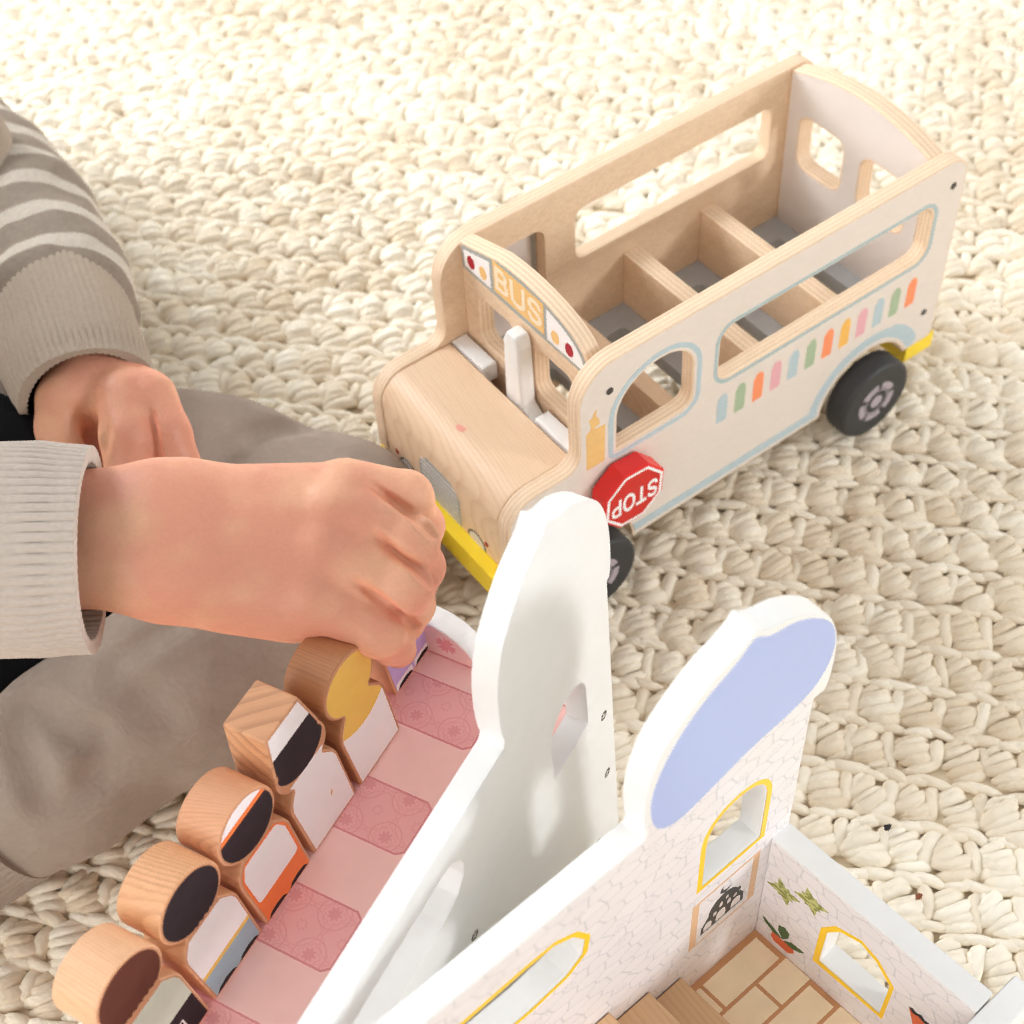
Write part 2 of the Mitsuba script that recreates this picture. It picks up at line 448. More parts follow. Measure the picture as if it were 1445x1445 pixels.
# crumbs caught in the weave
for pos, cl, nm in (((0.4116, 0.1528), 'ink_dark', 'small dark crumb on the rug beyond the back of the bus'), ((0.0467, -0.1828), 'crumb_brown', 'tiny reddish brown crumb on the rug right of the side wall'), ((0.0577, -0.1562), 'ink_dark', 'tiny black speck on the rug beside the corner of the toy palace')):
    if cl == 'crumb_brown': mat('crumb_brown', (0.22, 0.07, 0.03), 0.8)
    m = trimesh.creation.icosphere(1, 0.0012); m.vertices *= [1.2, 0.8, 0.7]; m.vertices += rng.normal(0, 0.0003, m.vertices.shape) + [pos[0], pos[1], 0.001]
    k = add('crumb', m, cl); tag(k, nm, 'crumb')

# ------------------------------------------------------------------ the toy bus
BUS = 'toy_bus'
mat('pink_mark', (0.72, 0.32, 0.26), 0.5)
tag(BUS, 'open-topped wooden toy school bus with pale painted side, yellow bumpers and red stop sign', 'toy bus')
NEAR = Frame([0, 0, 0], [1, 0, 0], [0, 0, 1], [0, -1, 0], S)
FAR = Frame([0, S, 0], [1, 0, 0], [0, 0, 1], [0, -1, 0], S)
t_ = 0.071


def side_outline(inset=0.0):
    p = [(0, 0.2), *arc(0.15, 0.72, 0.15, 180, 90, 8), (0.29, 0.87), *arc(0.29, 0.946, 0.076, -90, 0, 8), *arc(0.556, 1.195, 0.192, 180, 90, 12),
         *arc(2.38, 1.262, 0.125, 90, 0, 10), (2.506, 0.345), *arc(2.47, 0.335, 0.036, -10, -90, 5), (2.345, 0.30), *arc(2.06, 0.20, 0.272, 22, 180, 20),
         (1.66, 0.2), (0.70, 0.2), *arc(0.385, 0.20, 0.272, 0, 180, 18), (0.06, 0.2)]
    return Polygon(p).buffer(0).buffer(-inset)


long_win = soft([(1.105, 0.885), (2.325, 0.885), (2.325, 1.185), (1.105, 1.185)], 0.07)
door_win = Polygon([(0.562, 0.85), (0.90, 0.85), *arc(0.90, 0.91, 0.06, -90, 0, 7), *arc(0.79, 1.08, 0.168, 0, 90, 12, 0.152), *arc(0.79, 1.03, 0.228, 90, 180, 14, 0.202)])
far_long = soft([(1.085, 0.935), (2.235, 0.935), (2.235, 1.215), (1.085, 1.215)], 0.05)
far_door = soft([(0.60, 0.62), (0.915, 0.62), (0.915, 1.215), (0.60, 1.215)], 0.06)
near_poly = side_outline().difference(unary_union([long_win, door_win]))
add('side_panel', NEAR.put(plate(near_poly, -t_, 0, 0.008)), 'side_ply', BUS)
tag(BUS + '__side_panel', 'pale painted side facing the camera')
add('side_panel', FAR.put(plate(side_outline().difference(unary_union([far_long, far_door])), 0, t_, 0.008)), 'far_ply', BUS)
tag(BUS + '__side_panel_001', 'far side, bare plywood inside')
add('door', FAR.put(plate(far_door.buffer(0.05), -0.045, -0.004, 0.01)), 'pale_paint', BUS)
add('door_outline', FAR.put(plate(far_door.buffer(-0.004).difference(far_door.buffer(-0.026)), -0.0035, -0.0015)), 'ink_grey', BUS)


def decal(name, poly, fr, m, parent, z=0.0, th=0.0018, label=None):
    out = []
    for g in getattr(poly, 'geoms', [poly]):
        if g.area > 1e-6:
            out.append(plate(g, z, z + th))
    k = add(name, fr.put(join(*out)), m, parent, smooth=False)
    if label: tag(k, label)
    return k


skin = side_outline(0.012).difference(unary_union([long_win.buffer(0.009), door_win.buffer(0.009)]))
decal('paint', skin, NEAR, 'bus_paint', BUS, 0.0, 0.0015)
Z = 0.0015
decal('window_outline', long_win.buffer(0.030).difference(long_win.buffer(0.011)), NEAR, 'ink_blue', BUS, Z)
decal('window_outline', door_win.buffer(0.046).difference(door_win.buffer(0.022)), NEAR, 'ink_steel', BUS, Z)
cols = ['ink_steel', 'ink_green', 'ink_orange', 'ink_pink', 'ink_steel', 'ink_green', 'ink_orange', 'ink_amber', 'ink_pink', 'ink_steel', 'ink_green', 'ink_orange']
cname = {'ink_steel': 'blue grey', 'ink_green': 'green', 'ink_orange': 'orange', 'ink_pink': 'pink', 'ink_amber': 'amber'}
for i, cc in enumerate(cols):
    x = 1.112 + i * (2.252 - 1.112) / 11
    decal('stripe', soft([(x, 0.622), (x + 0.058, 0.622), (x + 0.058, 0.758), (x + 0.044, 0.788), (x + 0.02, 0.788), (x, 0.76)], 0.008), NEAR, cc, BUS, Z, label=cname[cc] + ' stripe')
wl = LineString([(0.66, 0.285), (1.70, 0.26), *arc(2.06, 0.20, 0.345, 168, 28, 24)])
decal('trim_line', unary_union([LineString([(0.665, 0.262), (1.74, 0.255)]).buffer(0.024), LineString(arc(2.06, 0.20, 0.338, 168, 60, 20)).buffer(0.026), LineString(arc(2.05, 0.21, 0.335, 62, 26, 12)).buffer(0.036)]).intersection(skin), NEAR, 'ink_steel', BUS, Z)
emb = unary_union([soft([(0.403, 0.832), (0.495, 0.832), (0.498, 1.05), (0.455, 1.05), (0.44, 1.075), (0.403, 1.045)], 0.006), Polygon([(0.425, 1.06), (0.47, 1.07), (0.468, 1.10), (0.452, 1.125), (0.455, 1.162), (0.44, 1.145), (0.435, 1.125), (0.415, 1.12), (0.425, 1.09)])])
decal('candle_print', emb, NEAR, 'ink_tan', BUS, Z)
for x, y in ((0.521, 1.222), (2.422, 1.239), (2.407, 0.505)):
    add('screw', NEAR.put(plate(Point(x, y).buffer(0.017).difference(LineString([(x - 0.011, y), (x + 0.011, y)]).buffer(0.003)), 0.0005, 0.006, 0.002)), 'steel', BUS)

# cross boards: rear panel, windscreen, dividers, floor, hood
CROSS = lambda u: Frame([u * S, 0, 0], [0, -1, 0], [0, 0, 1], [-1, 0, 0], S)   # seen from the front of the bus; x runs from the far side (-0.93) to the near side (-0.07)
v0, v1 = -0.929, -0.071


def arched(z0, zs, rise, n=24):
    x = np.linspace(v1, v0, n)
    return Polygon([(v0, z0), (v1, z0)] + [(a, zs + rise * (1 - ((a + 0.5) / 0.429) ** 2)) for a in x])


rear = arched(0.27, 1.37, 0.085)
rw = [soft([(-0.835, 0.895), (-0.56, 0.895), (-0.56, 1.175), (-0.835, 1.175)], 0.06), soft([(-0.44, 0.895), (-0.165, 0.895), (-0.165, 1.175), (-0.44, 1.175)], 0.06)]
add('rear_panel', CROSS(2.42).put(plate(rear.difference(unary_union(rw)), 0, 0.085, 0.008)), 'rear_ply', BUS)
decal('paint', rear.buffer(-0.012).difference(unary_union([w.buffer(0.012) for w in rw])), CROSS(2.335), 'pale_paint', BUS, 0.0, 0.0018, 'pale paint inside the rear panel')
screen = Polygon([(v0, 0.30), (v1, 0.30), (v1, 1.27)] + [(-0.5 + 0.429 * math.cos(a), 1.27 + 0.21 * math.sin(a) ** 0.8) for a in np.linspace(0.05, 0.62 * math.pi, 22)] + [(v0, 1.385)])
sw = [soft([(-0.82, 0.90), (-0.57, 0.90), (-0.57, 1.16), (-0.82, 1.16)], 0.05), soft([(-0.43, 0.90), (-0.18, 0.90), (-0.18, 1.16), (-0.43, 1.16)], 0.05)]
screen = screen.buffer(0)
add('windscreen', CROSS(0.554).put(plate(screen.difference(unary_union(sw)), 0, 0.075, 0.008)), 'screen_ply', BUS)
SC = CROSS(0.479)
top = screen.buffer(-0.012).intersection(sbox(-1, 1.255, 0, 2))
decal('sign_band', top, SC, 'ink_grey', BUS, 0.0, label='blue grey band over the windscreen')
decal('lamp_panel', top.buffer(-0.02).intersection(sbox(-0.95, 1.2, -0.715, 2)), SC, 'ink_white', BUS, Z)
decal('lamp_panel', top.buffer(-0.02).intersection(sbox(-0.335, 1.2, 0, 2)), SC, 'ink_white', BUS, Z)
decal('sign', sbox(-0.69, 1.282, -0.355, 1.448), SC, 'ink_tan', BUS, Z, label='tan sign reading BUS')
for x, cc in ((-0.848, 'ink_red'), (-0.764, 'ink_tan'), (-0.281, 'ink_tan'), (-0.192, 'ink_red')):
    decal('lamp', affinity.scale(Point(x, 1.324).buffer(0.030), 0.85, 1.12), SC, cc, BUS, 2 * Z, label='dark red lamp' if cc == 'ink_red' else 'tan lamp')
tm = meshkit.text_mesh('BUS', 0.118, 0.002, bold=True)
tm.vertices += [-0.522 - (tm.bounds[0][0] + tm.bounds[1][0]) / 2, 1.308, 2 * Z]
k = add('lettering', SC.put(tm), 'letter_cream', BUS + '__sign', smooth=False); tag(k, 'BUS')
for u, m in ((1.356, 'divider_ply'), (1.823, 'divider_ply_b')):
    add('divider', CROSS(u + 0.09).put(plate(sbox(v0, 0.52, v1, 0.826), 0, 0.09, 0.008)), m, BUS)
add('seat_board', CROSS(1.03).put(plate(sbox(v0, 0.50, v1, 0.70), 0, 0.085, 0.008)), 'hood_wood', BUS)
UPF = lambda z: Frame([0, 0, z * S], [1, 0, 0], [0, 1, 0], [0, 0, 1], S)
wells = [soft([(a + 0.10, 0.24), (b - 0.09, 0.24), (b - 0.09, 0.80), (a + 0.10, 0.80)], 0.03) for a, b in ((0.60, 0.93), (1.04, 1.35), (1.45, 1.82), (1.915, 2.33))]
add('floor_board', UPF(0.0).put(plate(sbox(0.554, 0.071, 2.335, 0.929).difference(unary_union(wells)), 0.44, 0.52, 0.006)), 'floor_blue', BUS)
hood = Polygon([(0.006, 0.20), *arc(0.14, 0.728, 0.135, 180, 90, 12), (0.378, 0.863), (0.378, 0.20)])
add('hood', Frame([0, 0.0715 * S, 0], [1, 0, 0], [0, 0, 1], [0, -1, 0], S).put(plate(hood, -0.857, 0, 0.012)), 'hood_wood', BUS)
add('cab_floor', UPF(0.0).put(plate(sbox(0.379, 0.0715, 0.478, 0.9285), 0.36, 0.46, 0.004)), 'floor_blue', BUS)
decal('pink_stain', unary_union([affinity.scale(Point(0.125, 0.489).buffer(0.018), 0.8, 1.3), Point(0.135, 0.474).buffer(0.010)]), UPF(0.863), 'pink_mark', BUS + '__hood', 0.0003, 0.0006)
FR = Frame([0.006 * S, 0, 0], [0, -1, 0], [0, 0, 1], [-1, 0, 0], S)
decal('grille', Polygon([(-0.66, 0.40), (-0.36, 0.40), (-0.36, 0.60), (-0.42, 0.665), (-0.60, 0.665), (-0.66, 0.60)]), FR, 'ink_grey', BUS, 0.0)
for zz in np.linspace(0.42, 0.63, 8):
    decal('grille_bar', sbox(-0.645, zz, -0.375, zz + 0.010), FR, 'pale_paint', BUS + '__grille', Z)
for x in (-0.25, -0.77):
    s_ = 1 if x > -0.5 else -1
    decal('headlight', Point(x, 0.43).buffer(0.066), FR, 'floor_dark', BUS, 0.0)
    decal('headlight_glass', Point(x, 0.43).buffer(0.056), FR, 'pale_paint', BUS, Z)
    decal('indicator', Point(x + s_ * 0.075, 0.49).buffer(0.013), FR, 'ink_red', BUS, 2 * Z)
add('bumper', Frame([0, 0, 0], [1, 0, 0], [0, 0, 1], [0, -1, 0], S).put(plate(sbox(-0.058, 0.285, 0.004, 0.425), -0.985, -0.015, 0.012)), 'yellow_paint', BUS)
tag(BUS + '__bumper', 'yellow front bumper')
add('bumper', Frame([0, 0, 0], [1, 0, 0], [0, 0, 1], [0, -1, 0], S).put(plate(sbox(2.345, 0.20, 2.535, 0.297), -0.985, -0.003, 0.012)), 'yellow_paint', BUS)
tag(BUS + '__bumper_001', 'yellow rear bumper')
add('crossbar', UPF(0).put(block(0.392, 0.468, 0.70, 0.927, 0.765, 0.872, 0.012)), 'white_paint', BUS)
add('crossbar', UPF(0).put(block(0.392, 0.468, 0.075, 0.335, 0.765, 0.872, 0.012)), 'white_paint', BUS)
lev = soft([(-0.60, 0.55), (-0.40, 0.55), (-0.345, 0.74), (-0.335, 0.80), (-0.42, 0.86), (-0.428, 1.18), (-0.445, 1.235), (-0.51, 1.235), (-0.535, 1.18), (-0.545, 0.72)], 0.02)
add('lever', CROSS(0.468).put(plate(lev, 0, 0.072, 0.014)), 'white_paint', BUS)
tag(BUS + '__lever', 'upright white lever behind the hood')


def wheel(u, v_out, sgn, label):
    fr = Frame(np.array([u, v_out, 0.215]) * S, [1, 0, 0] if sgn < 0 else [-1, 0, 0], [0, 0, 1], [0, sgn, 0], S)
    r = 0.215
    prof = [(0.0, -0.125), (r - 0.02, -0.125)] + [(r - 0.02 + 0.02 * math.sin(a), -0.105 - 0.02 * math.cos(a)) for a in np.linspace(0.1, math.pi / 2, 5)] + [(r - 0.025 + 0.025 * math.cos(a), -0.025 + 0.025 * math.sin(a)) for a in np.linspace(0, math.pi / 2, 7)] + [(0.0, 0.0)]
    m = lathe(prof[::-1])
    m.faces = m.faces[:, ::-1]
    m.fix_normals()
    w = add('wheel', fr.put(m), 'rubber', BUS, smooth=35)
    if label: tag(w, label)
    segs = []
    for i in range(5):
        a0 = 72 * i + 20
        segs.append(Polygon(arc(0, 0, 0.112, a0, a0 + 56, 10) + arc(0, 0, 0.078, a0 + 56, a0, 10)))
    decal('hub_ring', unary_union(segs), fr, 'hub_print', w, 0.0)
    decal('hub_cap', Point(0, 0).buffer(0.036), fr, 'hub_print', w, 0.0)
    decal('hub_circle', Point(0, 0).buffer(0.072).difference(Point(0, 0).buffer(0.066)), fr, 'hub_print', w, 0.0)


wheel(2.055, -0.10, -1, 'rear wheel on the near side')
wheel(0.385, -0.10, -1, 'front wheel on the near side')
wheel(2.055, 1.10, 1, None); wheel(0.385, 1.10, 1, None)
ST = Frame(np.array([0.573, -0.012, 0.637]) * S, [1, 0, 0], [0, 0, 1], [0, -1, 0], S)
octa = Polygon([(0.172 * math.cos(a), 0.172 * math.sin(a)) for a in np.radians(np.arange(8) * 45 + 22.5 - 4)])
k = add('stop_sign', ST.put(plate(soft(octa, 0.012), 0, 0.092, 0.008)), 'stop_red', BUS); tag(k, 'red octagonal stop sign turned upside down')
decal('border', octa.buffer(-0.012, join_style=2).difference(octa.buffer(-0.024, join_style=2)), ST, 'ink_white', k, 0.0925)
decal('face', octa.buffer(-0.024, join_style=2), ST, 'stop_face', k, 0.092, 0.0015)
tm = meshkit.text_mesh('STOP', 0.088, 0.002, bold=True)
tm.vertices -= [(tm.bounds[0][0] + tm.bounds[1][0]) / 2, 0.044, 0]
tm.vertices[:, :2] *= [-0.245 / (tm.bounds[1][0] - tm.bounds[0][0]), -1.12]
tm.vertices += [0.0, -0.012, 0.0937]
k2 = add('lettering', ST.put(tm), 'ink_white', k, smooth=False); tag(k2, 'STOP, upside down')
add('pin', ST.put(plate(Point(0, 0).buffer(0.05), -0.03, 0.0, 0.0)), 'stop_red', k)
# ------------------------------------------------------------------ the toy palace: two hinged halves standing open
mat('dome_blue', paint((0.37, 0.45, 0.73), 0.012, 200), 0.3, specular=0.4)
mat('gold_print', paint((0.88, 0.56, 0.02), 0.03, 400), 0.35)
mat('frame_print', paint((0.66, 0.42, 0.25), 0.05, 400), 0.4)
mat('silhouette', (0.028, 0.040, 0.048), 0.4)
mat('leaf_print', mikit.proc(lambda p, n, uv: MIX((0.22, 0.24, 0.06), (0.45, 0.46, 0.18), SS(0.4, 0.6, N(p.x * 900, p.y * 900, p.z * 900)))), 0.4)
mat('plant_green', (0.03, 0.09, 0.025), 0.4)
mat('pot_red', (0.62, 0.10, 0.03), 0.4)
mat('tile_print', paint((0.89, 0.72, 0.485), 0.06, 260), 0.35)
mat('joint_print', paint((0.55, 0.27, 0.12), 0.08, 400), 0.4)
mat('step_wood', wood((0.64, 0.40, 0.215), (0.54, 0.315, 0.155), (0, 1, 0), 150), 0.45)
A2, B2, N2, N3 = np.array([0.99798635, 0.06342913, 0]), np.array([0.11305716, -0.99358849, 0]), np.array([0.06342913, -0.99798635, 0]), np.array([-0.99358849, -0.11305716, 0])
CO = np.array([-0.01258273, -0.15875653, 0.0])
MM = 0.001


def stones(fr, sx, sy, light, line, flower=True):
    """Printed stonework: thin grey outlines of irregular stones on white."""
    o, x, y = fr.o, fr.x, fr.y

    def fn(p, n, uv):
        d = p - mi.Point3f(*o.tolist())
        a = d.x * x[0] + d.y * x[1] + d.z * x[2]
        b = d.x * y[0] + d.y * y[1] + d.z * y[2]
        a, b = a * 1000, b * 1000
        a1, b1 = a / sx + 0.12 * N(a * 0.15, b * 0.15, 3), b / sy + 0.12 * N(a * 0.15, b * 0.15, 9)
        X, Y = a1 + 0.1 * b1 + 40, b1 + 40
        f1, f2, w = mi.Float(9), mi.Float(9), mi.Float(0)
        for i in (-1, 0, 1):
            for j in (-1, 0, 1):
                cx, cy = dr.floor(X) + i, dr.floor(Y) + j
                px = cx + 0.22 + 0.56 * mikit.cell_rand(cx, cy, 1) + 0.5 * (cy - 2 * dr.floor(cy / 2))
                py = cy + 0.30 + 0.40 * mikit.cell_rand(cx, cy, 2)
                q = dr.sqrt(dr.square(px - X) + dr.square(py - Y))
                f2 = dr.select(q < f1, f1, dr.minimum(f2, q))
                w = dr.select(q < f1, mikit.cell_rand(cx, cy, 3), w)
                f1 = dr.minimum(f1, q)
        e = SS(0.10, 0.04, f2 - f1)
        tone = 0.97 + 0.03 * w
        # small six-pointed flowers scattered among the stones
        cu, cv = dr.floor(a / 15), dr.floor(b / 15)
        fx, fy = a - (cu + 0.25 + 0.5 * mikit.cell_rand(cu, cv, 5)) * 15, b - (cv + 0.25 + 0.5 * mikit.cell_rand(cu, cv, 6)) * 15
        r, th = dr.sqrt(fx * fx + fy * fy), dr.atan2(fy, fx)
        e2 = SS(0.45, 0.15, dr.abs(r - 1.6 - 0.9 * dr.cos(6 * th))) * SS(0.62, 0.60, mikit.cell_rand(cu, cv, 8))
        return MIX(mi.Color3f(*light) * tone, line, dr.maximum(0.72 * e, 0.7 * e2))
    return mikit.proc(fn)


RW = Frame(CO, A2, [0, 0, 1], N2, MM)          # x = -(distance from the inner corner)
mat('stone_wall', stones(RW, 9.6, 6.4, (0.735, 0.705, 0.715), (0.54, 0.535, 0.56)), 0.3, specular=0.6)
RS = Frame(CO, B2, [0, 0, 1], N3, MM)
mat('stone_side', stones(RS, 9.2, 6.0, (0.735, 0.705, 0.715), (0.54, 0.535, 0.56)), 0.35)


def dome(cx, base, w=36.5, h=63):
    """Onion dome outline standing on height base, centred on cx."""
    half = [(0.955, 0.0), (0.985, 0.06), (1.0, 0.15), (1.0, 0.27), (0.985, 0.37), (0.96, 0.45), (0.90, 0.555), (0.82, 0.648), (0.73, 0.71), (0.64, 0.762), (0.50, 0.828), (0.36, 0.88), (0.22, 0.913), (0.12, 0.938), (0.05, 0.972), (0.012, 1.0)]
    from scipy.interpolate import CubicSpline
    k = np.array(half); t = np.r_[0, np.cumsum(np.linalg.norm(np.diff(k, axis=0) * [1, 1.7], axis=1))]
    half = CubicSpline(t, k)(np.linspace(0, t[-1], 64)).tolist()
    r = [(cx + w * a, base + h * b) for a, b in half]
    l = [(cx - w * a, base + h * b) for a, b in reversed(half)]
    return r + l


def wall_outline(cx, right, left, top, base_h):
    """Wall with a dome; cx dome centre, right edge under it, left end."""
    d = Polygon(dome(cx, top + 1, 36.3, base_h))
    w = Polygon([(left, 0), (right, 0), (right, top + 6), (cx - 33.0, top + 6), (cx - 36.5, top), (left, top)])
    return unary_union([d, w]).buffer(0.8).buffer(-1.6).buffer(0.8)


def ogive(x0, x1, y0, ys, yt, n=8):
    c, w = (x0 + x1) / 2, (x1 - x0) / 2
    t = np.linspace(0, 1, n)
    r = [(x1 - w * (1 - math.cos(a * math.pi / 2)) ** 1.15, ys + (yt - ys) * math.sin(a * math.pi / 2) ** 0.9) for a in t]
    l = [(2 * c - x, y) for x, y in reversed(r[:-1])]
    return Polygon([(x0, y0), (x1, y0)] + r + l).buffer(0)


# right half: wall with the blue dome, printed room inside, tiled floor, steps
H2 = 'palace_half'
tag(H2, 'right half of white toy palace with pale blue dome, stone room and steps', 'toy palace')
win2 = ogive(-31.2, -6.6, 89.6, 114, 130)
slot2 = Polygon([(-165, 107)] + [(-165, 130.5)] + [(-100, 134.5), (-90.5, 134.3), (-84, 130), (-80, 122.5), (-81, 114.5), (-87, 109.3), (-100, 107)]).buffer(1).buffer(-1)
wall2 = wall_outline(-21.3, 8.6, -215, 152.3, 63)
add('wall', RW.put(plate(wall2.difference(unary_union([win2, slot2])), -8.6, 0, 0.5)), WHITE, H2, smooth=35)
blue = [(-55.2, 172.7), (-54.8, 161), (-52.6, 154), (-48.8, 149.8), (-44, 148.4), (-38, 149.3), (-16.9, 155.4), (-0.2, 157.8), (7.8, 161.2), (12.2, 168), (13.2, 178.2), (9.0, 191.0), (2.0, 199.3), (-8.5, 206.2), (-17.6, 210.0), (-21.5, 213.0), (-25.1, 210.2), (-34.5, 204.3), (-45.5, 194.8), (-52.0, 184.0)]
from scipy.interpolate import CubicSpline as _CS
_b = np.array(blue + blue[:1]); _t = np.r_[0, np.cumsum(np.linalg.norm(np.diff(_b, axis=0), axis=1))]
blue = Polygon(_CS(_t, _b, bc_type='periodic')(np.linspace(0, _t[-1], 140))[:-1]).buffer(0.15)
inner2 = wall2.buffer(-0.9)
stone2 = inner2.difference(unary_union([win2.buffer(0.9), slot2.buffer(0.9), blue])).intersection(sbox(-214, 0.5, 8, 160))
decal('stone_print', stone2, RW, 'stone_wall', H2 + '__wall', 0.0, 0.12)
decal('dome_print', blue, RW, 'dome_blue', H2 + '__wall', 0.0, 0.12, 'pale blue dome')
decal('window_frame', win2.buffer(2.6, join_style=2).difference(win2.buffer(0.5)), RW, 'gold_print', H2 + '__wall', 0.12, 0.1, 'yellow printed window frame')
decal('slot_frame', slot2.buffer(2.6).difference(slot2.buffer(0.6)).intersection(sbox(-160, 0, 0, 200)), RW, 'gold_print', H2 + '__wall', 0.12, 0.1, 'yellow frame round the carrying slot')
pic = unary_union([sbox(-34.8, 45.5, -31.8, 78.5), sbox(-7.6, 45.5, -4.6, 78.5), sbox(-34.8, 77.4, -4.6, 78.5), sbox(-34.8, 45.5, -4.6, 46.2)])
decal('picture_frame', pic, RW, 'frame_print', H2 + '__wall', 0.12, 0.1)
body = unary_union([Polygon([(-29.6, 50.5), (-29.6, 55), (-26.6, 60)] + [(-19.9 + 6.8 * math.cos(a), 60.5 + 8.2 * math.sin(a)) for a in np.linspace(math.pi, 0, 14)] + [(-11.8, 59.5), (-10.2, 56), (-10.2, 50.5)]), Point(-13.6, 62).buffer(1.7)])
holes = [ogive(x - w, x + w, y, y + hh * 0.45, y + hh) for x, w, y, hh in ((-26.6, 1.9, 51, 5.6), (-20.6, 2.2, 51, 7), (-13.7, 2.2, 51, 6.0), (-23.6, 0.8, 57, 3), (-17.2, 0.9, 57.5, 3.6), (-21.0, 0.8, 60.2, 3.4), (-18.4, 0.7, 62.6, 2.6), (-14.4, 0.8, 58.6, 2.4))]
cresc = Point(-19.6, 72.0).buffer(2.6).difference(Point(-18.6, 73.1).buffer(2.4))
decal('picture', unary_union([body.difference(unary_union(holes)), cresc, sbox(-20.1, 67.5, -19.3, 70)]), RW, 'silhouette', H2 + '__wall', 0.12, 0.1, 'dark printed picture of a domed building with crescent')
win3 = Polygon([(27.0, 29.6), (51.8, 29.6), (52.0, 52.5), (45.5, 60.2), (39.0, 63.2), (31.5, 59.5), (27.3, 52.0)]).buffer(0.6).buffer(-0.6)
add('side_wall', RS.put(plate(sbox(0.1, 0, 79.0, 80).difference(win3), -8.6, 0, 0.7)), WHITE, H2)
decal('stone_print', sbox(0.6, 12, 78.9, 79.2).difference(win3.buffer(0.6)), RS, 'stone_side', H2 + '__side_wall', 0.0, 0.12)
outl = Polygon([(24.4, 26.2), (53.6, 27.4), (53.8, 53.6), (46.3, 62.3), (39.0, 65.4), (29.2, 60.8), (24.5, 52.0)])
decal('window_frame', outl.difference(win3.buffer(0.3)), RS, 'gold_print', H2 + '__side_wall', 0.12, 0.1, 'yellow printed window frame')


def vine(cx, cy, r=6.4):
    out = []
    for k in range(4):
        a = math.pi / 2 * k + 0.35
        c, s = math.cos(a), math.sin(a)
        lf = [(-1.5, 0), (1.5, 0), (2.1, 1.8), (3.4, 3.1), (1.7, 3.1), (1.2, 4.6), (0, r * 1.15), (-1.2, 4.6), (-1.7, 3.1), (-3.4, 3.1), (-2.1, 1.8)]
        out.append(Polygon([(cx + c * x - s * y, cy + s * x + c * y) for x, y in lf]))
    return unary_union(out)


for x, y in ((8.4, 54.1), (18.9, 62.6)):
    decal('leaf_print', vine(x, y), RS, 'leaf_print', H2 + '__side_wall', 0.12, 0.1)
leaves = [Polygon([(11.6, 22.5), (9.6, 26), (9.4, 29.5), (11.6, 31.0), (13.6, 29.5), (13.6, 26)]), Polygon([(11, 22), (7.5, 24.4), (2.6, 26.4), (3.6, 24.2), (7.5, 21.6)]), Polygon([(12.5, 22), (15.5, 24.8), (20.6, 25.6), (19, 23.4), (15.5, 21.2)])]
decal('plant_print', unary_union(leaves).buffer(0.25), RS, 'plant_green', H2 + '__side_wall', 0.12, 0.1)
decal('pot_print', soft([(6.8, 18.0), (8.4, 15.8), (14.8, 15.8), (17.2, 19.2), (16.6, 21.4), (7.2, 21.4)], 0.7), RS, 'pot_red', H2 + '__side_wall', 0.12, 0.1)
decal('horn_print', Polygon([(60.5, 49.5), (62.2, 48.2), (64.2, 49.2), (66.2, 48.3), (69.5, 47.0), (72, 40), (68, 36), (64, 40)]), RS, 'pot_red', H2 + '__side_wall', 0.12, 0.1)
decal('horn_print', Polygon([(60.2, 50.2), (61.5, 51.2), (63.2, 50.4), (64.8, 51.6), (66.4, 50.2), (68.4, 50.6), (70.5, 47.8), (66.2, 48.6), (64.2, 49.4), (62.2, 48.4)]), RS, 'ink_dark', H2 + '__side_wall', 0.122, 0.1)
# the front wall at the far end of the side wall
RE = Frame(CO + 79.2 * MM * B2, A2, [0, 0, 1], N2, MM)
add('front_wall', RE.put(plate(sbox(-215, 0, 18, 79.4), 0, 8.6, 0.75)), WHITE, H2)
RFL = Frame(CO + [0, 0, 0.012], A2, -B2, [0, 0, 1], MM)         # floor: x as on the wall, y = -(distance from the wall)
add('floor_board', RFL.put(plate(sbox(-214, -70.4, -0.1, -0.1), -8, 0, 0.2)), WHITE, H2)
bricks = []
cw, rh = 27.6, 12.1
k = 0
for r in range(-1, 6):
    y0 = -14.1 - (r - 0) * rh
    for q in range(0, 8):
        x0 = -0.6 - (q + 1) * cw + (13.2 if r % 2 == 0 else -1.0)
        g = sbox(x0 + 0.7, y0 - rh + 0.7, x0 + cw - 0.7, y0 - 0.7).intersection(sbox(-105, -70, -0.4, -0.4))
        if g.area > 4:
            bricks.append(g)
decal('joint_print', sbox(-213, -70.2, -0.2, -0.2), RFL, 'joint_print', H2 + '__floor_board', 0.0, 0.05)
for g in bricks:
    decal('floor_tile', g, RFL, 'tile_print', H2 + '__floor_board', 0.05, 0.06)
for i, (x0, x1, z1) in enumerate(((-52.5, -37.5, 18.0), (-70, -52.7, 30.5), (-88, -70.2, 43))):
    add('step', RFL.put(plate(sbox(x0, -42, x1, -0.4), 0.3, z1, 0.9)), 'step_wood', H2)

# left half: wall with plain dome, pink printed upper floor, arched end wall
H1 = 'palace_half_001'
tag(H1, 'left half of white toy palace with plain domed wall and pink floor', 'toy palace')
UL = 0.0009590295734802552
LO, LX, LY, LN = np.array([-0.079973, -0.121142, 0.003909]), np.array([0.906002, 0.421828, -0.017618]), np.array([-0.002707, 0.047533, 0.998866]), np.array([0.422188, -0.904927, 0.044207])
LW = Frame(LO, LX, LY, LN, UL)
win1 = ogive(24.6, 49.2, 96.5, 114, 127.5)
slot1 = Polygon([(-165, 117)] + [(-44.5, 117.5), (-36, 120), (-31, 125), (-30, 130), (-32, 135), (-36, 138.6), (-42, 139.6), (-165, 139)]).buffer(1).buffer(-1)
wall1 = wall_outline(34.6, 67.6, -160, 152.3, 64)
add('wall', LW.put(plate(wall1.difference(unary_union([win1, slot1])), -8.8, 0, 0.5)), WHITE, H1, smooth=35)
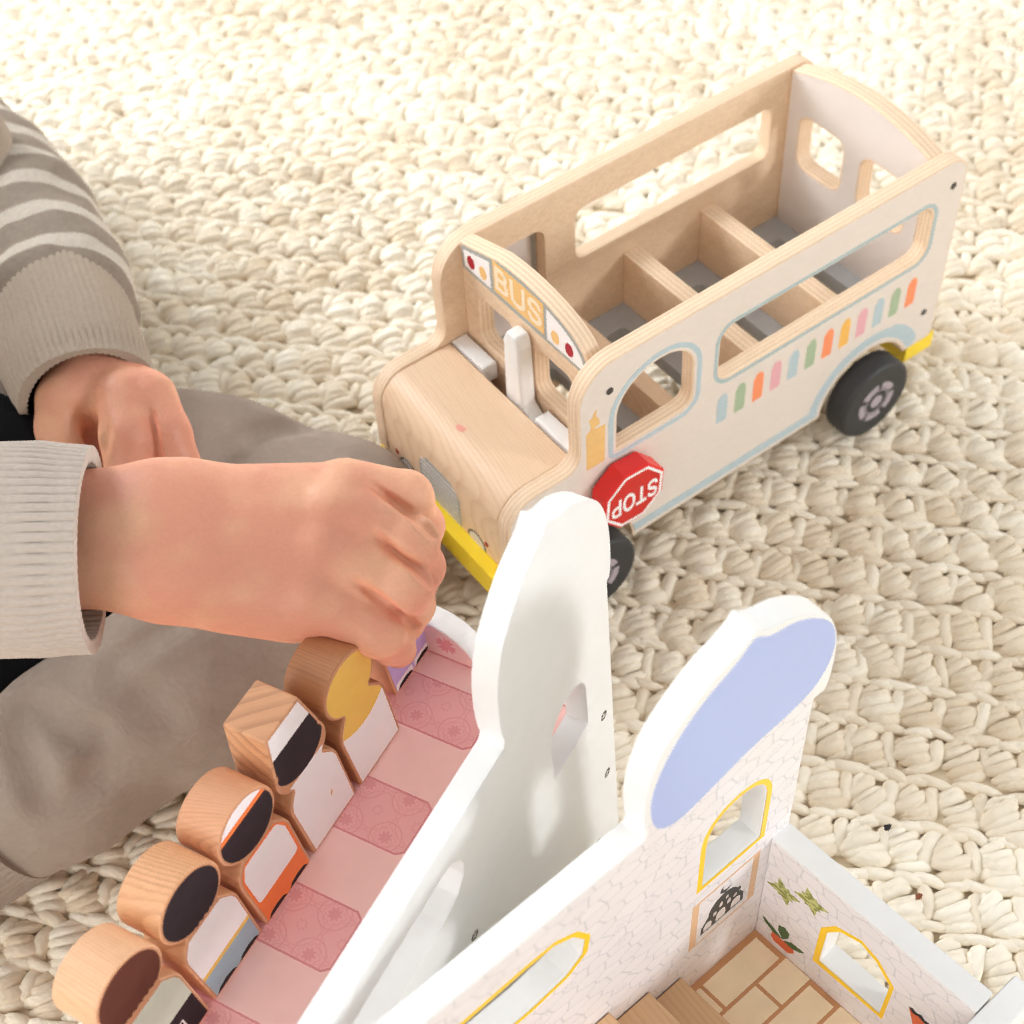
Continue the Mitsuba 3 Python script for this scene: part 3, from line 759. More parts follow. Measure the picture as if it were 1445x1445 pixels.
mat('screw_dark', mikit.proc(lambda p, n, uv: MIX((0.05, 0.045, 0.04), (0.3, 0.28, 0.25), SS(0.45, 0.6, N(p.x * 1500, p.y * 1500, p.z * 1500)))), 0.4, metallic=0.5)
for x, y in ((60.2, 86), (60.4, 48.4), (49.8, 13), (-32, 86.6)):
    m = plate(Point(x, y).buffer(2.1).difference(unary_union([sbox(x - 1.2, y - 0.3, x + 1.2, y + 0.3), sbox(x - 0.3, y - 1.2, x + 0.3, y + 1.2)])), -0.4, 0.10, 0.1)
    s = add('screw', LW.put(m), 'screw_dark', H1)
FL = Frame(LW.at([0, 88, 0]), LX, -LN, LY, UL)                 # floor: x along the wall, y away from it towards the dolls
mat('pink_print', paint((0.84, 0.52, 0.485), 0.03, 250), 0.35, specular=0.5)


def carpet(fr):
    o, x, y = fr.o, fr.x, fr.y

    def star(a, b, r0, n, w):
        r, th = dr.sqrt(a * a + b * b), dr.atan2(b, a)
        petal = r0 * (0.72 + 0.28 * dr.cos(th * n))
        return SS(w, 0.4 * w, dr.abs(r - petal))

    def fn(p, n, uv):
        d = p - mi.Point3f(*o.tolist())
        a = (d.x * x[0] + d.y * x[1] + d.z * x[2]) / UL
        b = (d.x * y[0] + d.y * y[1] + d.z * y[2]) / UL
        # a lattice of rosettes every 15.4 units
        u, v = a / 15.4, (b - 43.5) / 15.4
        fu, fv = (u - dr.floor(u + 0.5)) * 15.4, (v - dr.floor(v + 0.5)) * 15.4
        r, th = dr.sqrt(fu * fu + fv * fv), dr.atan2(fv, fu)
        k = SS(2.3 + 0.5 * dr.cos(8 * th), 1.9 + 0.5 * dr.cos(8 * th), r) * 0.9
        k = dr.maximum(k, 0.8 * SS(0.32, 0.12, dr.abs(r - 5.6)))
        k = dr.maximum(k, 0.6 * SS(0.30, 0.10, dr.abs(r - 3.6 - 0.5 * dr.cos(8 * th))))
        gu, gv = (u - dr.floor(u) - 0.5) * 15.4, (v - dr.floor(v) - 0.5) * 15.4
        r2, t2 = dr.sqrt(gu * gu + gv * gv), dr.atan2(gv, gu)
        k = dr.maximum(k, 0.75 * SS(0.35, 0.12, dr.abs(r2 - 1.5 - 0.35 * dr.cos(8 * t2))))
        k = dr.maximum(k, 0.55 * SS(0.32, 0.10, dr.abs(r2 - 7.2)))
        k = dr.maximum(k, 0.5 * SS(0.28, 0.1, dr.abs(dr.abs(fu) + dr.abs(fv) - 7.7)))
        return MIX((0.79, 0.39, 0.385), (0.70, 0.285, 0.295), dr.clip(k, 0, 1))
    return mikit.proc(fn)


mat('carpet_print', carpet(FL), 0.35, specular=0.5)
mat('carpet_line', paint((0.65, 0.24, 0.255), 0.03, 300), 0.35)
mat('pink_wall', paint((0.72, 0.47, 0.44), 0.03, 250), 0.4)
add('floor_board', FL.put(plate(sbox(-160, 8.9, 56.9, 84), -9, 0, 0.3)), 'pink_print', H1)
for x0, x1 in ((25.3, 47), (-19.7, 2.5), (-65.0, -42.0), (-110, -87.2), (-155, -132)):
    def cell(i): return Polygon([(x0 + i, 10), (x0 + i, 34.3 + i * 0.4), (x0 + 2.4 + i * 0.6, 31 + 0)] ) 
    full = Polygon([(x0, 83.5), (x0, 37.2), (x0 + 2.2, 34.4), (x1 - 2.2, 34.4), (x1, 37.2), (x1, 83.5)])
    decal('carpet', full.buffer(-0.9), FL, 'carpet_print', H1 + '__floor_board', 0.0, 0.06)
    decal('carpet_border', full.difference(full.buffer(-0.8)), FL, 'carpet_line', H1 + '__floor_board', 0.0, 0.07)
EW = Frame(LW.at([57.0, 0, 0]), LN, LY, -LX, UL)               # end wall seen from inside: x = n
arch_top = [(-49, 89)] + [(-69 + 20.5 * math.cos(a), 86.5 + 18.5 * math.sin(a)) for a in np.linspace(0.12, math.pi - 0.12, 22)] + [(-91, 89)]
endw = Polygon([(-91.5, 0), (-8.9, 0), (-8.9, 88.4), (-47, 88.4)] + arch_top[1:] + [(-91.5, 88.4)])
add('end_wall', EW.put(plate(endw.buffer(0.5).buffer(-1).buffer(0.5), -8.8, 0, 0.7)), WHITE, H1, smooth=35)
decal('pink_print', endw.buffer(-0.8).intersection(sbox(-91, 88.1, 0, 120)), EW, 'pink_wall', H1 + '__end_wall', 0.0, 0.12)
decal('line_print', sbox(-91, 88.1, -9, 88.7), EW, 'carpet_line', H1 + '__end_wall', 0.12, 0.1)
decal('star_print', vine(-61, 96.0, 1.5), EW, 'carpet_line', H1 + '__end_wall', 0.12, 0.1)

# ------------------------------------------------------------------ six wooden dolls in a row on the pink floor
DEPTH = 15.5
mat('beech_b', wood((0.723, 0.399, 0.213), (0.471, 0.206, 0.092), LN * 0.75 + LY * 0.45 + LX * 0.3, 230), 0.42)
mat('beech_c', wood((0.671, 0.345, 0.193), (0.482, 0.216, 0.111), LN + LX * 0.25, 400), 0.42)
mat('beech_d', wood((0.629, 0.324, 0.173), (0.335, 0.148, 0.071), LN * 0.7 + LX * 0.7, 95), 0.42)
mat('beech_a', wood((0.775, 0.462, 0.274), (0.608, 0.324, 0.173), LN + LY * 0.3, 330), 0.42)
mat('beech_e', wood((0.446, 0.196, 0.089), (0.310, 0.127, 0.056), LN, 420), 0.42)
mat('doll_edge', wood((0.544, 0.266, 0.137), (0.440, 0.197, 0.102), LX, 250), 0.5)
mat('print_white', paint((0.77, 0.74, 0.745), 0.015, 260), 0.4)
mat('print_black', paint((0.020, 0.014, 0.018), 0.15, 300), 0.6, specular=0.2)
mat('print_brown', paint((0.105, 0.030, 0.018), 0.1, 300), 0.6, specular=0.2)
mat('print_yellow', paint((0.74, 0.46, 0.08), 0.03, 300), 0.45)
mat('print_lilac', paint((0.47, 0.34, 0.62), 0.03, 300), 0.45)
mat('print_orange', paint((0.78, 0.17, 0.035), 0.03, 300), 0.45)
mat('print_blue', paint((0.29, 0.41, 0.48), 0.05, 300), 0.45)
mat('print_green', paint((0.52, 0.57, 0.47), 0.03, 300), 0.45)
SHEAR = 0.112


def bodyshape(hw=12.9, sh=13.3, top=34):
    return Polygon([(-hw, 0), (hw, 0), (sh, top - 4), (sh - 1.0, top), (sh - 3.4, top + 3.4), (8.6, top + 5.2), (-8.6, top + 5.2), (-sh + 3.4, top + 3.4), (-sh + 1.0, top), (-sh, top - 4)])


def headshape(hat=False):
    h = Point(0, 51.6).buffer(13.6, quad_segs=14)
    if hat:
        h = unary_union([soft([(-13.4, 38.2), (13.4, 38.2), (13.4, 58), (-13.4, 58)], 9.5), Polygon([(-12.4, 54), (12.4, 54), (11.2, 61), (9.0, 73.0), (-9.0, 73.0), (-11.2, 61)])]).buffer(0.8).buffer(-1.6).buffer(0.8)
    return h


def shear(poly, sk=SHEAR):
    return affinity.affine_transform(poly, [1, -sk, 0, 1, 0, 0])


def doll(x, y, z, label, woodmat, prints, hat=False, body=None, sk=SHEAR):
    fr = Frame(LW.at([x, y, z]), LX, LY, LN, UL)
    k, n = 'peg_doll', 0
    while k in labels:
        n += 1; k = f'peg_doll_{n:03d}'
    tag(k, label, 'doll', 'wooden dolls on the pink floor')
    full = unary_union([body or bodyshape(), headshape(hat)]).buffer(1.1).buffer(-2.2).buffer(1.1)
    add('body', fr.put(plate(shear(full, sk), -DEPTH, 0, 0.7)), woodmat, k, smooth=40)
    decal('face_edge', shear(full, sk).buffer(-0.7), fr, 'doll_edge', k, 0.0, 0.03)
    for name, poly, m, lay, *lb in prints:
        decal(name, shear(poly.intersection(full.buffer(-1.2)), sk), fr, m, k, 0.03 + 0.04 * lay, 0.05, lb[0] if lb else None)
    return k


def scallop(y, n=9, amp=0.8):
    xs = np.linspace(-14, 14, 80)
    return [(a, y + amp * abs(math.sin(a * n / 28 * math.pi))) for a in xs]


robe = bodyshape(12.9, 13.3, 34).buffer(-1.2).union(sbox(-8.5, 33, 8.5, 38.2)).buffer(0.8).buffer(-0.8)
hair = Point(0, 51.6).buffer(12.2, quad_segs=16)
legs_gap = [affinity.scale(Point(c, -0.6).buffer(1), 4.8, 2.0) for c in (-5.8, 5.8)]
gap = [Polygon([(c - 5, 1.2), (c + 5, 1.2), (c + 3.5, 3.0), (c, 3.6), (c - 3.5, 3.0)]) for c in (-6, 6)]
wavy = lambda y: Polygon([(-15, 80), (-15, y)] + scallop(y, 11, 1.0) + [(15, y), (15, 80)])
d_base = 88.1
X5, X4, X3, X2, X1 = -103.2, -74.4, -46.3, -18.0, 10.7
doll(X5, d_base, -61.3, 'wooden doll with dark brown hair and pale green top, nearest the bottom edge', 'beech_a',
     [('robe', robe.intersection(sbox(-20, 17, 20, 40)), 'print_green', 0, 'pale green top'), ('hair', hair.intersection(wavy(41)), 'print_brown', 1, 'dark brown hair'),
      ('skirt', robe.intersection(sbox(-20, -1, 20, 18)), 'print_black', 1, 'black skirt'), ('bag', sbox(-3.8, 5.5, 4.6, 12.5).difference(sbox(-3.2, 6.1, 4.0, 11.9)), 'print_white', 2)])
doll(X4, d_base, -61.4, 'wooden doll with round navy black hair, white top and blue skirt', 'beech_b',
     [('robe', robe, 'print_white', 0, 'white top'), ('hair', hair.intersection(wavy(39.5)), 'print_black', 1, 'navy black hair'), ('skirt', robe.intersection(sbox(-20, -1, 20, 14.5)), 'print_blue', 1, 'blue skirt'),
      ('sash', robe.intersection(sbox(-20, 14.3, 20, 16.2)), 'print_yellow', 2, 'yellow line'), *[('shoe', g, 'print_black', 2) for g in gap]])
band3 = soft([(-12.3, 41.0), (12.3, 41.0), (12.3, 58.5), (-12.3, 58.5)], 7.5)
doll(X3, d_base, -61.2, 'wooden doll with white cap, orange band and orange-trimmed white robe', 'beech_c',
     [('robe', robe.intersection(sbox(-20, -1, 20, 38.5)), 'print_orange', 0, 'orange robe'), ('apron', soft([(-10.8, 13.5), (10.8, 13.5), (11.0, 31), (8.4, 37.0), (-8.4, 37.0), (-11.0, 31)], 1.8), 'print_white', 1, 'white panel of the robe'),
      ('cap', hair.intersection(sbox(-20, 57.5, 20, 80)), 'print_white', 0, 'white cap'), ('band', hair.intersection(sbox(-20, 55.8, 20, 58.6)), 'print_orange', 1, 'orange band'), ('hair', hair.intersection(sbox(-20, 38.6, 20, 56.4)), 'print_black', 2, 'black hair'),
      *[('shoe', g, 'print_black', 2) for g in gap]])
band2 = soft([(-12.2, 42.3), (12.2, 42.3), (12.2, 62.3), (-12.2, 62.3)], 9.5)
doll(X2, d_base, -61.4, 'wooden doll with flat-topped white hat, black hair and plain white robe', 'beech_d',
     [('robe', robe.union(sbox(-9, 30, 9, 42)), 'print_white', 0, 'white robe'), ('hat', headshape(True).buffer(-1.3).intersection(sbox(-20, 61.5, 20, 80)), 'print_white', 0, 'flat-topped white hat'), ('hair', Polygon([(-12.2, 50), (-12.2, 61.7), (12.2, 61.7), (12.2, 50)] + arc(0, 52.0, 12.2, 0, -180, 18, 10.0)).buffer(0), 'print_black', 1, 'black hair'),
      ('stain', affinity.rotate(affinity.scale(Point(4.0, 16.5).buffer(0.9), 0.6, 1.6), -20), 'frame_print', 1)], hat=True)
veil = unary_union([Point(0, 50.2).buffer(12.4, quad_segs=14), Polygon([(-11.8, 46), (11.8, 46), (11.3, 40), (12.3, 36.5), (12.4, 32.0)] + [(a, 32.0 - 4.5 * (1 - (a / 12.4) ** 2)) for a in np.linspace(12.4, -12.4, 14)] + [(-12.4, 32.0), (-12.3, 36.5), (-11.3, 40)])]).buffer(0.5)
doll(X1, d_base, -61.2, 'wooden doll with yellow headscarf and white dress under the hand', 'beech_e',
     [('dress', robe, 'print_white', 0, 'white dress'), ('headscarf', veil, 'print_yellow', 1, 'yellow headscarf')])
doll(47.6, d_base, -69.6, 'wooden doll in lilac held between the fingers', 'beech_c',
     [('dress', robe, 'print_lilac', 0, 'lilac dress'), ('headscarf', hair, 'print_lilac', 1, 'lilac headscarf'), ('hem', unary_union([Polygon([(c - 5.6, 1.2), (c + 5.6, 1.2), (c + 5.2, 5.2), (c - 5.2, 5.2)]) for c in (-6.1, 6.1)]), 'print_white', 2, 'white hem'), *[('shoe', g, 'print_black', 3) for g in gap]])
# ------------------------------------------------------------------ the child
PERSON = 'person'
tag(PERSON, 'seated child in grey striped sweater and taupe trousers reaching for the dolls', 'person')


def skin_color(p, n, uv):
    f = FB(p.x * 60, p.y * 60, p.z * 60)
    fine = N(p.x * 1400, p.y * 1400, p.z * 1400)
    c = MIX((0.665, 0.345, 0.215), (0.615, 0.265, 0.175), SS(0.35, 0.7, f))
    return c * (0.96 + 0.08 * fine)


def skin_relief(p, n, uv):
    return FB(p.x * 900, p.y * 900, p.z * 900, octaves=2)


scene['skin'] = {'type': 'twosided', 'bsdf': {'type': 'bumpmap', 'arbitrary': mikit.proc(skin_relief, 1e-4), 'scale': 0.00012,
                 'nested': {'type': 'principled', 'base_color': mikit.proc(skin_color), 'roughness': 0.48, 'specular': 0.4, 'flatness': 0.5, 'sheen': 0.15}}}
def clefts(P, lines):
    """Skin folds between fingers: narrow clefts, shallow at the web."""
    g = np.zeros(P.shape[:-1], np.float32)
    for line, amp, wd in lines:
        for off in (0.0, 0.0016, 0.0032):
            for a, b, m0, m1 in zip(line[:-1], line[1:], amp[:-1], amp[1:]):
                a, b = np.float32(np.asarray(a) + off * FWD), np.float32(np.asarray(b) + off * FWD)
                t = np.clip(((P - a) @ (b - a)) / ((b - a) @ (b - a)), 0, 1)
                e = np.linalg.norm(P - a - t[..., None] * (b - a), axis=-1)
                g = np.maximum(g, (m0 + (m1 - m0) * t) * np.exp(-(e / wd) ** 2))
    return g


pinky = [[-0.0975, -0.0381, 0.1547], [-0.0850, -0.0537, 0.1426], [-0.0801, -0.0506, 0.1282], [-0.0763, -0.0467, 0.1158]]
ring_ = [[-0.0876, -0.0318, 0.1622], [-0.0735, -0.0517, 0.1531], [-0.0700, -0.0481, 0.1370], [-0.0693, -0.0423, 0.1194]]
middle = [[-0.0777, -0.0236, 0.1658], [-0.0643, -0.0432, 0.1591], [-0.0610, -0.0419, 0.1428], [-0.0621, -0.0380, 0.1243]]
index = [[-0.0703, -0.0184, 0.1649], [-0.0559, -0.0287, 0.1606], [-0.0520, -0.0290, 0.1440], [-0.0532, -0.0273, 0.1252]]
thumb = [[-0.1008, 0.0057, 0.1483], [-0.0872, -0.0050, 0.1264], [-0.0771, -0.0203, 0.1101], [-0.0708, -0.0268, 0.1034]]
FING = [(pinky, (0.0088, 0.0078, 0.0070, 0.0060)), (ring_, (0.0092, 0.0085, 0.0074, 0.0058)), (middle, (0.0098, 0.0083, 0.0073, 0.0058)), (index, (0.0100, 0.0080, 0.0072, 0.0058)), (thumb, (0.013, 0.0115, 0.0095, 0.0075))]


CREASE = [([[-0.0671, -0.0241, 0.1732], [-0.0649, -0.0275, 0.1711], [-0.0628, -0.0317, 0.1684], [-0.0612, -0.0375, 0.1667], [-0.0606, -0.0452, 0.1672], [-0.0596, -0.0490, 0.1643]], (0.0002, 0.0022, 0.0042, 0.0046, 0.0040, 0.0026)),
          ([[-0.0750, -0.0378, 0.1692], [-0.0733, -0.0417, 0.1669], [-0.0715, -0.0461, 0.1639], [-0.0701, -0.0513, 0.1618], [-0.0689, -0.0560, 0.1599], [-0.0678, -0.0584, 0.1565]], (0.0002, 0.0024, 0.0044, 0.0048, 0.0042, 0.0028)),
          ([[-0.0872, -0.0456, 0.1626], [-0.0852, -0.0489, 0.1601], [-0.0829, -0.0526, 0.1571], [-0.0810, -0.0569, 0.1546], [-0.0777, -0.0585, 0.1476], [-0.0737, -0.0553, 0.1362]], (0.0002, 0.0030, 0.0052, 0.0056, 0.0050, 0.0030))]


def hand_sdf(P):
    d = cone(P, [-0.1706, 0.0456, 0.1724], [-0.1153, 0.0096, 0.1651], 0.0128, 0.0122)
    d = smin(d, cone(P, [-0.1798, 0.0288, 0.1671], [-0.1258, -0.0069, 0.1594], 0.0128, 0.0120), 0.016)
    palm = cone(P, [-0.1175, 0.0121, 0.1658], [-0.0754, -0.0140, 0.1618], 0.0120, 0.0108)
    palm = smin(palm, cone(P, [-0.1231, 0.0038, 0.1614], [-0.0854, -0.0204, 0.1607], 0.0120, 0.0108), 0.014)
    palm = smin(palm, cone(P, [-0.1279, -0.0034, 0.1582], [-0.0936, -0.0287, 0.1578], 0.0120, 0.0108), 0.014)
    palm = smin(palm, cone(P, [-0.1256, -0.0076, 0.1564], [-0.0988, -0.0352, 0.1509], 0.0116, 0.0108), 0.014)
    palm = smin(palm, cone(P, [-0.1146, -0.0183, 0.1489], [-0.1022, -0.0312, 0.1469], 0.0105, 0.0105), 0.010)
    d = smin(d, palm, 0.012)
    d = smin(d, cone(P, [-0.1334, 0.0024, 0.1675], [-0.1385, 0.0062, 0.1678], 0.0085, 0.0085), 0.014)
    fing = None
    for (a, b, c, e), r in FING:
        f = cone(P, a, b, r[0], r[1])
        f = smin(f, cone(P, b, c, r[1], r[2]), 0.003)
        f = smin(f, cone(P, c, e, r[2], r[3]), 0.003)
        f = smin(f, np.linalg.norm(P - np.float32(b), axis=-1) - r[1] * 1.01, 0.003)
        root = cone(P, a, np.asarray(a) + 0.55 * (np.asarray(b) - np.asarray(a)), r[0], r[0] * 0.9)
        d = smin(d, root, 0.004)
        fing = f if fing is None else smin(fing, f, 0.0012)
    d = smin(d, fing, 0.0022)
    return d + clefts(P, [(l, m, 0.0015) for l, m in CREASE])


pts = np.array([q for f, _ in FING for q in f] + [[-0.1421, 0.0257, 0.1717], [-0.1524, 0.0084, 0.1656]])
hand = nets(hand_sdf, pts.min(0) - 0.018, pts.max(0) + 0.018, 0.00078)
# the other hand, resting on the thigh
L_F = [([[-0.0906, 0.1225, 0.1059], [-0.0981, 0.1086, 0.1008], [-0.1060, 0.0981, 0.0849]], (0.0105, 0.0102, 0.0095)), ([[-0.0826, 0.1178, 0.1037], [-0.0854, 0.1024, 0.0985], [-0.0882, 0.0886, 0.0826]], (0.0105, 0.0093, 0.0088)),
       ([[-0.1090, 0.1383, 0.1033], [-0.1163, 0.1319, 0.0955], [-0.1210, 0.1221, 0.0816]], (0.0115, 0.0098, 0.0085)), ([[-0.1008, 0.1425, 0.0840], [-0.1014, 0.1317, 0.0789], [-0.1027, 0.1201, 0.0730]], (0.012, 0.012, 0.011))]
LEFT_CREASE = [([[-0.0866, 0.1085, 0.1100], [-0.0884, 0.1037, 0.1082], [-0.0905, 0.0983, 0.1055], [-0.0928, 0.0948, 0.0990], [-0.0949, 0.0923, 0.0925]], (0.0005, 0.003, 0.0045, 0.0045, 0.004), 0.0016), ([[-0.1081, 0.1282, 0.1071], [-0.1077, 0.1259, 0.0999], [-0.1071, 0.1267, 0.0886], [-0.1084, 0.1206, 0.0832]], (0.0005, 0.005, 0.010, 0.012), 0.0034), ([[-0.1021, 0.1132, 0.1104], [-0.1050, 0.1074, 0.1086], [-0.1079, 0.1054, 0.1037]], (0.0003, 0.0022, 0.002), 0.0022)]


def left_sdf(P):
    d = cone(P, [-0.0884, 0.1724, 0.0970], [-0.0931, 0.1453, 0.0971], 0.0215, 0.0180)
    d = smin(d, cone(P, [-0.0967, 0.1423, 0.0986], [-0.0860, 0.1260, 0.1000], 0.0150, 0.0125), 0.010)
    fing = None
    for (a, b, c), r in L_F:
        f = smin(cone(P, a, b, r[0], r[1]), cone(P, b, c, r[1], r[2]), 0.003)
        fing = f if fing is None else smin(fing, f, 0.0005)
    d = smin(d, fing, 0.005)
    return d + clefts(P, LEFT_CREASE)


pts = np.array([q for f, _ in L_F for q in f] + [[-0.0884, 0.1724, 0.0970]])
left = nets(left_sdf, pts.min(0) - 0.026, pts.max(0) + 0.026, 0.0012)
HEAD = np.array([-0.335, 0.345, 0.485])
FACE = np.array([0.80, -0.60, 0.0]); SIDE = np.array([0.60, 0.80, 0.0])


def trunk_sdf(P):
    d = cone(P, [-0.30, 0.30, 0.10], [-0.325, 0.335, 0.33], 0.072, 0.066)
    d = smin(d, cone(P, [-0.325, 0.335, 0.34], HEAD - [0, 0, 0.05], 0.035, 0.032), 0.03)
    h = np.linalg.norm((P - np.float32(HEAD + [0, 0, 0.012])) * np.float32([1, 1, 0.92]), axis=-1) - 0.070
    h = smin(h, cone(P, HEAD + 0.030 * FACE - [0, 0, 0.045], HEAD + 0.012 * FACE - [0, 0, 0.03], 0.034, 0.045), 0.03)
    h = smin(h, cone(P, HEAD + 0.070 * FACE + [0, 0, -0.004], HEAD + 0.079 * FACE - [0, 0, 0.016], 0.005, 0.008), 0.010)
    for s in (-1, 1):
        h = smin(h, cone(P, HEAD + 0.069 * s * SIDE + [0, 0, 0.006], HEAD + 0.069 * s * SIDE - [0, 0, 0.014], 0.010, 0.007), 0.006)
    d = smin(d, h, 0.015)
    sh = np.array([-0.325, 0.335, 0.30])
    d = smin(d, cone(P, sh - 0.07 * SIDE, [-0.245, 0.075, 0.18], 0.034, 0.024), 0.02)
    d = smin(d, cone(P, [-0.245, 0.075, 0.18], [-0.1751, 0.0387, 0.1682], 0.024, 0.021), 0.01)
    d = smin(d, cone(P, sh + 0.07 * SIDE, [-0.0694, 0.3775, 0.0557], 0.034, 0.024), 0.02)
    d = smin(d, cone(P, [-0.0694, 0.3775, 0.0557], [-0.0702, 0.2778, 0.0777], 0.022, 0.021), 0.01)
    d = smin(d, cone(P, [-0.0702, 0.2778, 0.0777], [-0.0884, 0.1724, 0.0970], 0.021, 0.0205), 0.01)
    return d


trunk = nets(trunk_sdf, [-0.43, 0.02, 0.0], [-0.03, 0.47, 0.60], 0.006)
add('body', join(hand, left, trunk), 'skin', PERSON, smooth=True)
mat('hair', mikit.proc(lambda p, n, uv: MIX((0.03, 0.018, 0.01), (0.09, 0.05, 0.025), N(p.x * 700, p.y * 700, p.z * 60))), 0.5)
mat('eye_white', (0.75, 0.73, 0.70), 0.2); mat('iris', (0.05, 0.025, 0.012), 0.2); mat('lip', (0.50, 0.15, 0.12), 0.5)


def hair_sdf(P):
    c = HEAD + np.array([0, 0, 0.022]) - 0.008 * FACE
    s = np.linalg.norm((P - np.float32(c)) * np.float32([1, 1, 0.95]), axis=-1) - 0.0745
    q = P - np.float32(HEAD)
    front = (q @ np.float32(FACE)) * 0.9 - q[..., 2] * 0.75 - 0.004
    low = -q[..., 2] - 0.03
    w = 0.002 * np.sin(q[..., 0] * 300) * np.sin(q[..., 1] * 280)
    return np.maximum(np.maximum(s + w, front), low)


add('hair', nets(hair_sdf, HEAD - 0.095, HEAD + 0.12, 0.004), 'hair', PERSON, smooth=True)
for s in (-1, 1):
    m = trimesh.creation.icosphere(2, 0.0085); m.vertices += HEAD + 0.064 * FACE + 0.024 * s * SIDE + [0, 0, 0.006]
    e = add('eye', m, 'eye_white', PERSON, smooth=True)
    m = trimesh.creation.icosphere(2, 0.0045); m.vertices += HEAD + 0.0695 * FACE + 0.024 * s * SIDE + [0, 0, 0.006]
    add('iris', m, 'iris', e, smooth=True)
m = trimesh.creation.icosphere(2, 1.0)
m.vertices = HEAD + 0.0655 * FACE - np.array([0, 0, 0.036]) + m.vertices[:, :1] * 0.017 * SIDE + m.vertices[:, 1:2] * 0.006 * FACE + m.vertices[:, 2:3] * np.array([0, 0, 0.004])
add('mouth', m, 'lip', PERSON, smooth=True)


# clothing
def knit(c0, c1, s=900.0):
    return mikit.proc(lambda p, n, uv: MIX(c0, c1, 0.5 * N(p.x * s, p.y * s, p.z * s) + 0.5 * FB(p.x * 50, p.y * 50, p.z * 50)))


mat('sweat_cloth', knit((0.295, 0.235, 0.195), (0.35, 0.285, 0.24)), 0.9, specular=0.1, sheen=0.25)
mat('cuff_cloth', knit((0.41, 0.35, 0.305), (0.50, 0.435, 0.38)), 0.9, specular=0.1, sheen=0.25)
mat('grey_cuff_cloth', knit((0.30, 0.237, 0.185), (0.37, 0.302, 0.24)), 0.9, specular=0.1, sheen=0.25)
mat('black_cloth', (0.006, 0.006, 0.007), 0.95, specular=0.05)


def weave(p, n, uv):
    return FB(p.x * 700, p.y * 700, p.z * 700, octaves=2) + 0.5 * N(p.x * 2200, p.y * 2200, p.z * 2200)


for key_ in ('sweat_cloth', 'cuff_cloth', 'grey_cuff_cloth'):
    scene[key_]['bsdf'] = {'type': 'bumpmap', 'arbitrary': mikit.proc(weave, 1.5e-4), 'scale': 0.00035, 'nested': scene[key_]['bsdf']}


def stripe_color(p, n, uv):
    v = uv.y * 9.2 + 0.10
    f = v - dr.floor(v)
    k = SS(0.56, 0.63, f) * SS(1.0, 0.94, f)
    c = MIX((0.235, 0.19, 0.153), (0.45, 0.40, 0.34), k)
    return c * (0.9 + 0.2 * N(p.x * 900, p.y * 900, p.z * 900))


mat('striped_cloth', mikit.proc(stripe_color), 0.9, specular=0.1, sheen=0.25)


def folds(amp, freq, seed):
    def w(a, t, c):
        return amp * (meshkit.fbm(np.stack([np.cos(a) * 1.3 + 5, np.sin(a) * 1.3 + 5, t * freq], -1), 3, seed) - 0.5) * 2
    return w


arm_path = [[-0.0769, 0.4500, 0.0372], [-0.0693, 0.3734, 0.0568], [-0.0682, 0.3011, 0.0725], [-0.0775, 0.2354, 0.0855], [-0.0861, 0.1934, 0.0937], [-0.0879, 0.1863, 0.0951]]
m, w = swept(arm_path, [0.039, 0.038, 0.0358, 0.0328, 0.0312, 0.0278], 80, 72, folds(0.0042, 34, 4), uv=True)
add('sleeve', m, 'striped_cloth', PERSON, smooth=True, uv=w); tag(PERSON + '__sleeve', 'grey sleeve with pale stripes')


def ribs(n, amp):
    return lambda a, t, c: amp * np.abs(np.sin((a + 0.02 * meshkit.noise(c * 90)) * n / 2)) ** 0.4 * (0.7 + 0.6 * meshkit.noise(c * 160)) + 0.0009 * np.sin(3 * a + t * 60) + 0.0022 * (meshkit.noise(c * 45) - 0.5)


def cuff(path, radii, n, amp, m_, thick=0.0022, tilt=None):
    outer = swept(path, radii, 30, n * 8, ribs(n, amp))
    inner = swept(path, [r - thick for r in radii], 30, n * 8, lambda a, t, c: -amp * np.abs(np.sin(a * n / 2)))
    ns = n * 8
    k = np.arange(ns)
    v = np.vstack([outer.vertices, inner.vertices])
    b = len(outer.vertices)
    f = [outer.faces, inner.faces[:, ::-1] + b]
    for row, flip in ((29, False), (0, True)):
        p, q = row * ns + k, row * ns + (k + 1) % ns
        a_, b_ = np.stack([p, q, q + b], 1), np.stack([p, q + b, p + b], 1)
        f += [a_[:, ::-1], b_[:, ::-1]] if flip else [a_, b_]
    return trimesh.Trimesh(v, np.vstack(f), process=False)


cp = [[-0.0858, 0.1986, 0.0928], [-0.0897, 0.1812, 0.0960], [-0.0949, 0.1603, 0.0975], [-0.1011, 0.1359, 0.0987]]
add('cuff', cuff(cp, [0.0290, 0.0288, 0.0280, 0.0262], 64, 0.0008, None), 'grey_cuff_cloth', PERSON, smooth=50)
tag(PERSON + '__cuff', 'ribbed grey-beige cuff of the striped sleeve')
rp = [[-0.1998, 0.0406, 0.1791], [-0.1846, 0.0324, 0.1752], [-0.1674, 0.0222, 0.1715], [-0.1533, 0.0144, 0.1686], [-0.1443, 0.0090, 0.1671]]
add('cuff', cuff(rp, [0.0330, 0.0322, 0.0318, 0.0312, 0.0308], 66, 0.0011, None, 0.003), 'cuff_cloth', PERSON, smooth=50)
tag(PERSON + '__cuff_001', 'wide cream ribbed cuff of the reaching arm')
up = [np.array([-0.318, 0.285, 0.285]), np.array([-0.285, 0.18, 0.23]), np.array([-0.245, 0.08, 0.185]), [-0.1998, 0.0406, 0.1791]]
m, w = swept(up, [0.045, 0.043, 0.038, 0.034], 50, 64, folds(0.004, 34, 9), uv=True)
add('sleeve', m, 'striped_cloth', PERSON, smooth=True, uv=w)


